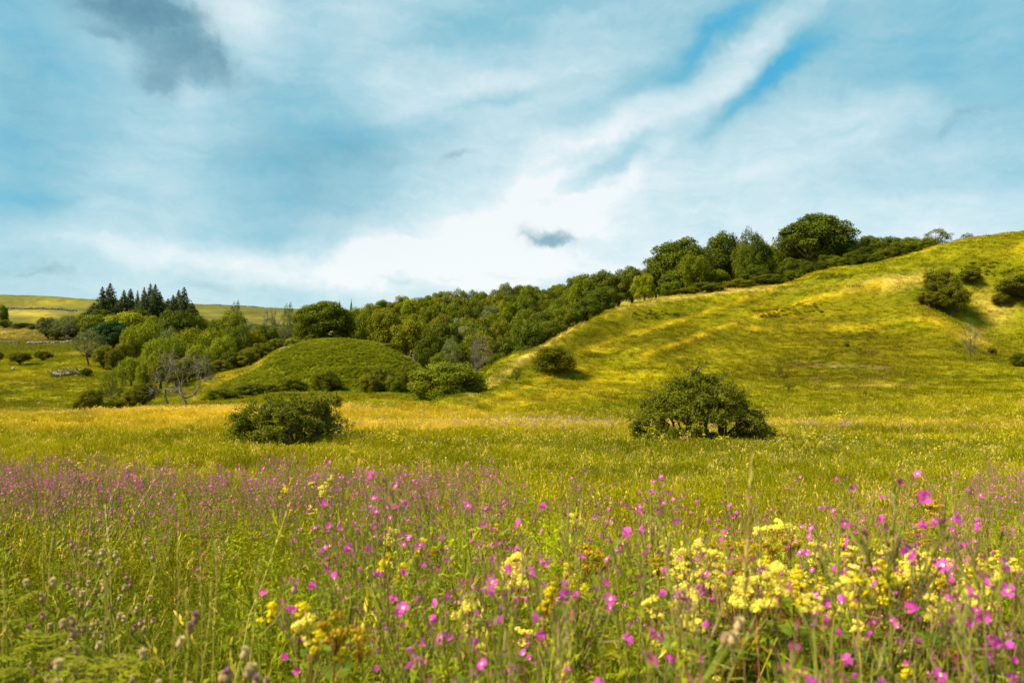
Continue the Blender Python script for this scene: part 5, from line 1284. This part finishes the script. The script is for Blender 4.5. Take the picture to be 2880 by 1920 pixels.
for px, py, kd, lab, bg_ in SWEET: put_sweet(px, py, solveY(py, 1.12), kd, lab, big=bg_)
r_ = np.random.default_rng(91)
for k in range(85):
    px = r_.uniform(1890, 2900); py = 1530 + (px-1890)*0.02 + r_.uniform(-20, 175)*r_.uniform(.5, 1)
    if px < 2450 and py < 1510: py += 40
    kd = r_.choice(['cream', 'lemon', 'ochre'], p=[.55, .27, .18])
    cw = {'cream': 'cream', 'lemon': 'lemon yellow', 'ochre': 'orange brown'}[kd]
    pw = 'left part' if px < 2150 else 'centre' if px < 2480 else 'right part'
    put_sweet(px, py, solveY(py, r_.uniform(1.0, 1.2)), kd, '%s meadowsweet in the %s of the blossom mass, %s' % (cw, pw, 'upper side' if py < 1560 else 'middle' if py < 1630 else 'lower side'), big=r_.uniform(.5, 1.15))
for px, py, Yd, lab in ((245,1300,16,'pale meadowsweet clump in the far willowherb at left, left of two'),(262,1308,15,'pale meadowsweet clump in the far willowherb, close beside the first'),(365,1312,15,'pale meadowsweet in the far willowherb, right of the clump'),(830,1360,9.5,'cream meadowsweet in the willowherb drift above left of the middle'),(870,1370,9,'lemon meadowsweet in the drift beside the cream one'),
                        (800,1388,8.5,'cream meadowsweet low in the drift left of the middle'),(940,1350,10,'meadowsweet in the drift nearest the middle'),(2560,1400,6,'orange faded meadowsweet behind the tallest willowherb'),(2600,1400,6.5,'rusty faded meadowsweet right of the tallest willowherb'),(2640,1440,5.5,'brown faded meadowsweet below the rusty one')):
    put_sweet(px, py, Yd, 'ochre' if px > 2000 else ('cream' if _si % 2 else 'lemon'), lab, i=3, big=1.3)

# thistles gone to seed
def thistle(seed, nh=9):
    r = np.random.default_rng(seed); s_, l = Bag(), Bag(); P = stem_curve(r, .95, .12); tube(s_, P, np.linspace(.0045, .002, len(P)), 5); heads = []
    for k in range(nh):
        a = int(r.integers(5, 9)); an = r.uniform(0, 6.28); L = r.uniform(.04, .17); e = P[a] + np.array([math.cos(an)*L*.6, math.sin(an)*L*.6, L*.7])
        tube(s_, [P[a], (P[a]+e)/2 + [0, 0, -.008], e], [.0022, .0018, .0014], 3); heads.append((e, unit(np.array([math.cos(an)*.3, math.sin(an)*.3, 1])), int(r.integers(3))))
    for k in range(16):
        f = (k+.5)/17; a = int(f*8); an = k*2.4; d = np.array([math.cos(an), math.sin(an), .45]); sd_ = np.array([-d[1], d[0], 0]); L = .17*(1-.6*f)
        leaves(l, [P[a]], [d*L], [sd_*L*.13])
        for q in (.3, .5, .7):
            c = P[a] + d*L*q; leaves(l, [c, c], [(sd_+d*.5)*L*.25, (-sd_+d*.5)*L*.25], [d*L*.05, d*L*.05])
    return s_.mesh('stem', [M_WSTEM], True), l.mesh('leaves', [M_TLEAF]), heads
def thistle_head(kind):
    r = np.random.default_rng(500+kind); b = Bag(); n = 10
    t = np.linspace(0, 1, 6); prof = np.array([.25, .75, 1, .95, .75, .6])*.0085
    tube(b, np.outer(t*.021, [0, 0, 1]), prof, 8, mat=0)
    d = rnd(26, r); d[:, 2] *= .5; leaves(b, np.outer(r.uniform(.002, .016, 26), [0, 0, 1]) + unit(d*[1, 1, 0])*.007, unit(d*[1, 1, .2] + [0, 0, .8])*.006, rnd(26, r)*.0012, mat=0)
    if kind < 2:
        m = 90; d = rnd(m, r); d[:, 2] = abs(d[:, 2])*1.0 + .2; leaves(b, np.tile([[0, 0, .019]], (m, 1)), unit(d)*(.013 if kind == 0 else .009), rnd(m, r)*.0014, mat=1)
    else:
        m = 60; d = rnd(m, r)*.5 + [0, 0, 1]; leaves(b, np.tile([[0, 0, .019]], (m, 1)), unit(d)*.013, rnd(m, r)*.001, mat=2)
    return b.mesh('flower_head', [M_THEAD, M_TDOWN, M_TPUR])
THM = [thistle_head(i) for i in range(3)]; TH = [thistle(520+i, 8 + 3*i) for i in range(4)]
for k, (px, py, Yd, lab) in enumerate([(175,1365,6.5,'seeding thistle in the far left clump, leftmost'),(205,1362,6.7,'seeding thistle in the far left clump, second from the left'),(235,1372,6.3,'seeding thistle in the middle of the far left clump'),(262,1385,6.0,'seeding thistle at the right of the far left clump'),(160,1395,5.6,'seeding thistle low in the far left clump'),(255,1465,4.6,'thistle below the far left clump'),
    (300,1545,3.2,'thistle with fluffy cream heads at the left, tallest of the near group'),(330,1565,3.0,'thistle with fluffy heads right of the tallest near one'),(270,1575,3.0,'thistle with purple tips left of the tallest near one'),(355,1600,2.8,'thistle at the right of the near group'),(150,1640,2.6,'thistle lower left with mauve heads'),(170,1675,2.4,'thistle lower left under the mauve one'),(215,1670,2.4,'thistle lower left, right of the mauve one'),
    (350,1755,2.2,'thistle behind the bottom fluffy one'),(425,1800,1.75,'thistle at the bottom left bursting into down'),(390,1830,1.75,'thistle at the bottom left, dark heads'),(470,1795,1.8,'thistle right beside the one bursting into down'),(660,1870,1.6,'thistle at the bottom edge left of the middle'),(715,1880,1.6,'second thistle at the bottom edge left of the middle'),(30,1380,6.2,'thistle at the left edge'),(740,1745,2.0,'single dark thistle beside the lower left meadowsweet'),(1860,1840,1.4,'dark thistle bud at the bottom right of the middle')]):
    st, lv, hd = TH[k % 4]; x = (px-1440)/FPX*Yd; z = float(H(x, Yd)[0]); hh = ZC - (py-YH)/FPX*Yd - z; sz = max(hh, .3)/1.03
    root = obj('thistle', None, loc=(x, Yd, z), rz=k*1.9); root.scale = (1, 1, sz)
    obj('stem', st, root); obj('leaves', lv, root)
    for j, (e, d, kd) in enumerate(hd):
        f = obj('flower_head', THM[kd if k % 3 else (0 if j % 3 else 1)], root, loc=e); f.rotation_euler = Vector(d).to_track_quat('Z', 'Y').to_euler(); f.scale = (1.0, 1.0, 1.0/sz)
    tag(root, lab, 'thistle', 'thistles gone to seed')

# tall straw coloured grass stalks
def stalk(seed, Hh=1.15, lean=.35, fat=1.0):
    r = np.random.default_rng(seed); s_, h = Bag(), Bag(); P = stem_curve(r, Hh, lean, 12); tube(s_, P, np.linspace(.0022, .0010, 12)*1.0, 3)
    n = 70; f = r.uniform(.80, 1.0, n)*11; a = np.clip(f.astype(int), 0, 10); g = (f-a)[:, None]; p = P[a]*(1-g) + P[a+1]*g; ax = unit(P[-1]-P[-3])
    leaves(h, p, unit(ax + rnd(n, r)*.32)*.017*fat, rnd(n, r)*.0022*fat)
    return s_.mesh('stem', [M_STRAW]), h.mesh('seed_head', [M_STRAW])
ST = [stalk(600+i, lean=(.5, .3, .6, .15, .4)[i]) for i in range(5)]
FAT = stalk(620, 1.15, .08, 1.7)
STK = [(2036,1380,1.7,'thick pale seeding grass stalk standing up left of the blossom mass','fat')] + [(px, py, Y_, lab, '') for px, py, Y_, lab in [(130,1370,4,'arching straw stalk at the far left'),(90,1425,3.6,'straw stalk leaning left at the far left'),(215,1390,3.8,'straw stalk rising through the far thistle clump'),(110,1490,3,'upright straw stalk at the left edge of the grasses'),
 (240,1510,2.8,'straw stalk left of the near thistles'),(320,1560,2.2,'straw stalk arching over the near thistles'),(370,1530,2.6,'straw stalk right of the near thistles'),(480,1445,3.4,'tallest leaning straw stalk in the left grasses'),(590,1530,2.6,'straw stalk leaning right, topmost of the sheaf'),(620,1560,2.3,'straw stalk leaning right, second in the sheaf'),(560,1590,2.2,'straw stalk leaning right, third in the sheaf'),(510,1560,2.4,'slim straw stalk in the sheaf'),
 (640,1640,1.9,'low straw stalk at the right of the sheaf'),(430,1700,1.8,'straw stalk bending at the bottom left'),(540,1720,1.7,'bent straw stalk at the bottom left of the middle'),(330,1500,3,'thin straw stalk behind the near thistles'),(2180,1650,2.2,'thin straw stalk in front of the blossom mass'),(1640,1740,1.6,'pale straw stalk at the bottom middle'),(980,1460,4,'straw stalk beside the left cream meadowsweet'),(2620,1560,2.0,'pale stalk right of the tallest willowherb'),(40,1560,2.4,'straw stalk at the left edge, lower'),(1300,1450,4.5,'straw stalk in the middle of the drift')]]
for k, (px, py, Yd, lab, ft) in enumerate(STK):
    st, hd = FAT if ft else ST[k % 5]; x = (px-1440)/FPX*Yd; z = float(H(x, Yd)[0]); hh = ZC - (py-YH)/FPX*Yd - z; sz = max(hh, .4)/1.15
    root = obj('grass_stalk', None, loc=(x, Yd, z), rz=(k*0.5 if px > 700 else random.uniform(-.7, .7))); root.scale = (1, 1, sz)
    obj('stem', st, root); obj('seed_head', hd, root); tag(root, lab, 'grass stalk', 'tall straw coloured grass stalks')

# silverweed leaves at the lower left
def silverweed(seed):
    r = np.random.default_rng(seed); b = Bag()
    for k in range(6):
        an = r.uniform(0, 6.28); d = np.array([math.cos(an), math.sin(an), 0]); sd_ = np.array([-d[1], d[0], 0]); L = r.uniform(.10, .17); t = np.linspace(0, 1, 10)
        P = np.outer(t*L, d) + np.outer(np.sin(t*2.1)*.12, [0, 0, 1]); tube(b, P, np.linspace(.0016, .0008, 10), 3)
        for i in range(2, 10):
            q = L*.24*(1.1 - abs(t[i]-.6)); c = P[i]
            leaves(b, [c, c], [(sd_+d*.35)*q, (-sd_+d*.35)*q], [d*q*.24, d*q*.24], v=[.5 + .2*r.normal()]*2)
    return b.mesh('leaves', [M_SILVER])
SV = [silverweed(i) for i in range(3)]
for k, (px, py, Yd) in enumerate([(60,1720,2.6),(110,1810,2.2),(30,1800,2.3),(210,1880,1.9),(100,1890,1.8),(280,1870,2.0),(160,1760,2.4),(20,1670,2.9),(250,1910,1.7)]):
    x = (px-1440)/FPX*Yd; zt = ZC - (py-YH)/FPX*Yd
    root = obj('silverweed', None, loc=(x, Yd, float(H(x, Yd)[0]))); hh = zt - root.location[2]
    b = Bag(); tube(b, [[0, 0, -.05], [.01, 0, hh*.5], [0, 0, hh-.08]], [.004, .003, .002], 4)
    obj('stem', b.mesh('stem', [M_WSTEM]), root); obj('leaves', SV[k % 3], root, loc=(0, 0, hh-.10), rz=k*1.1).scale = (.8, .8, .8)
    tag(root, 'ferny silver green leaf rosette %s' % ['at the left edge, upper', 'lower left, second from the edge', 'at the left edge, lower', 'at the bottom left, third along', 'at the bottom left corner side', 'rightmost at the bottom left', 'above the others at lower left', 'topmost at the left edge', 'at the very bottom left of the frame'][k], 'silverweed', 'ferny leaved plants at the lower left')

# small flowers out in the meadow
def dots(seed, mat, n, size, spread, Hh, stems=4):
    r = np.random.default_rng(seed); b = Bag()
    for k in range(stems):
        p = np.array([r.normal()*spread, r.normal()*spread, Hh*r.uniform(.75, 1.1)])
        tube(b, [[p[0]*.8, p[1]*.8, 0], p], [.004, .002], 3, mat=1); puff(b, r, p, size*1.6, n, size, 0, .5)
    return b.mesh('meadow_flower', [mat, M_WSTEM])
M_MAUVE = leafmat('mauve_bloom', 'fixed', (0.50, 0.32, 0.36), var=0.25, transl=0.3)
M_WHITEF = leafmat('off_white_bloom', 'fixed', (0.62, 0.54, 0.36), var=0.2, transl=0.3)
yf = [dots(i, M_LEMON, 14, .030, .22, .62) for i in range(3)] + [dots(9, M_CREAM, 12, .026, .22, .6)]
mf = [dots(20+i, M_MAUVE, 10, .030, .25, .60, 5) for i in range(3)]; wf_ = [dots(30+i, M_WHITEF, 8, .018, .25, .60, 3) for i in range(3)] + [dots(40, M_MAUVE, 8, .016, .25, .58, 3)]
def ell(lst):
    def f(x, y, u, v):
        m = np.zeros(len(x)); n = fbm(x/2.5, y/2.5, 3)
        for cx, cy, rx, ry, a in lst: m = np.maximum(m, a*np.exp(-((u-cx)/rx)**2 - ((v-cy)/ry)**2))
        return rng.random(len(x)) < m*np.clip(1 + 2.2*n, 0, 2)
    return f
grass_band('yellow_meadow_flowers', 22, 66, 3.0, yf, .7, 1.2, 'sprinkled yellow flower heads across the open meadow', seed=31, mask=ell([(1250,1262,330,9,.5),(1900,1262,400,8,.35),(2650,1262,350,12,.6),(2350,1195,120,8,.3),(640,1190,140,5,.4),(1150,1220,400,10,.15),(2700,1300,300,20,.12),(560,1175,60,3,.6)]), umax=.7)
grass_band('mauve_meadow_flowers', 34, 68, 6.0, mf, .7, 1.2, 'hazy mauve flower strips across the open meadow', seed=32, mask=ell([(1520,1205,250,6,.55),(1320,1215,160,5,.4),(2350,1215,420,5,.6),(2700,1212,250,5,.6),(1700,1218,300,8,.4),(1250,1180,100,5,.2)]), umax=.7)
grass_band('pale_meadow_flowers', 9, 45, 4.5, wf_, .7, 1.2, 'tiny off-white and mauve seed heads dotted through the meadow grass', seed=33, mask=ell([(2200,1330,900,60,.45),(1500,1270,500,20,.2),(2500,1270,500,20,.5)]), umax=.7)
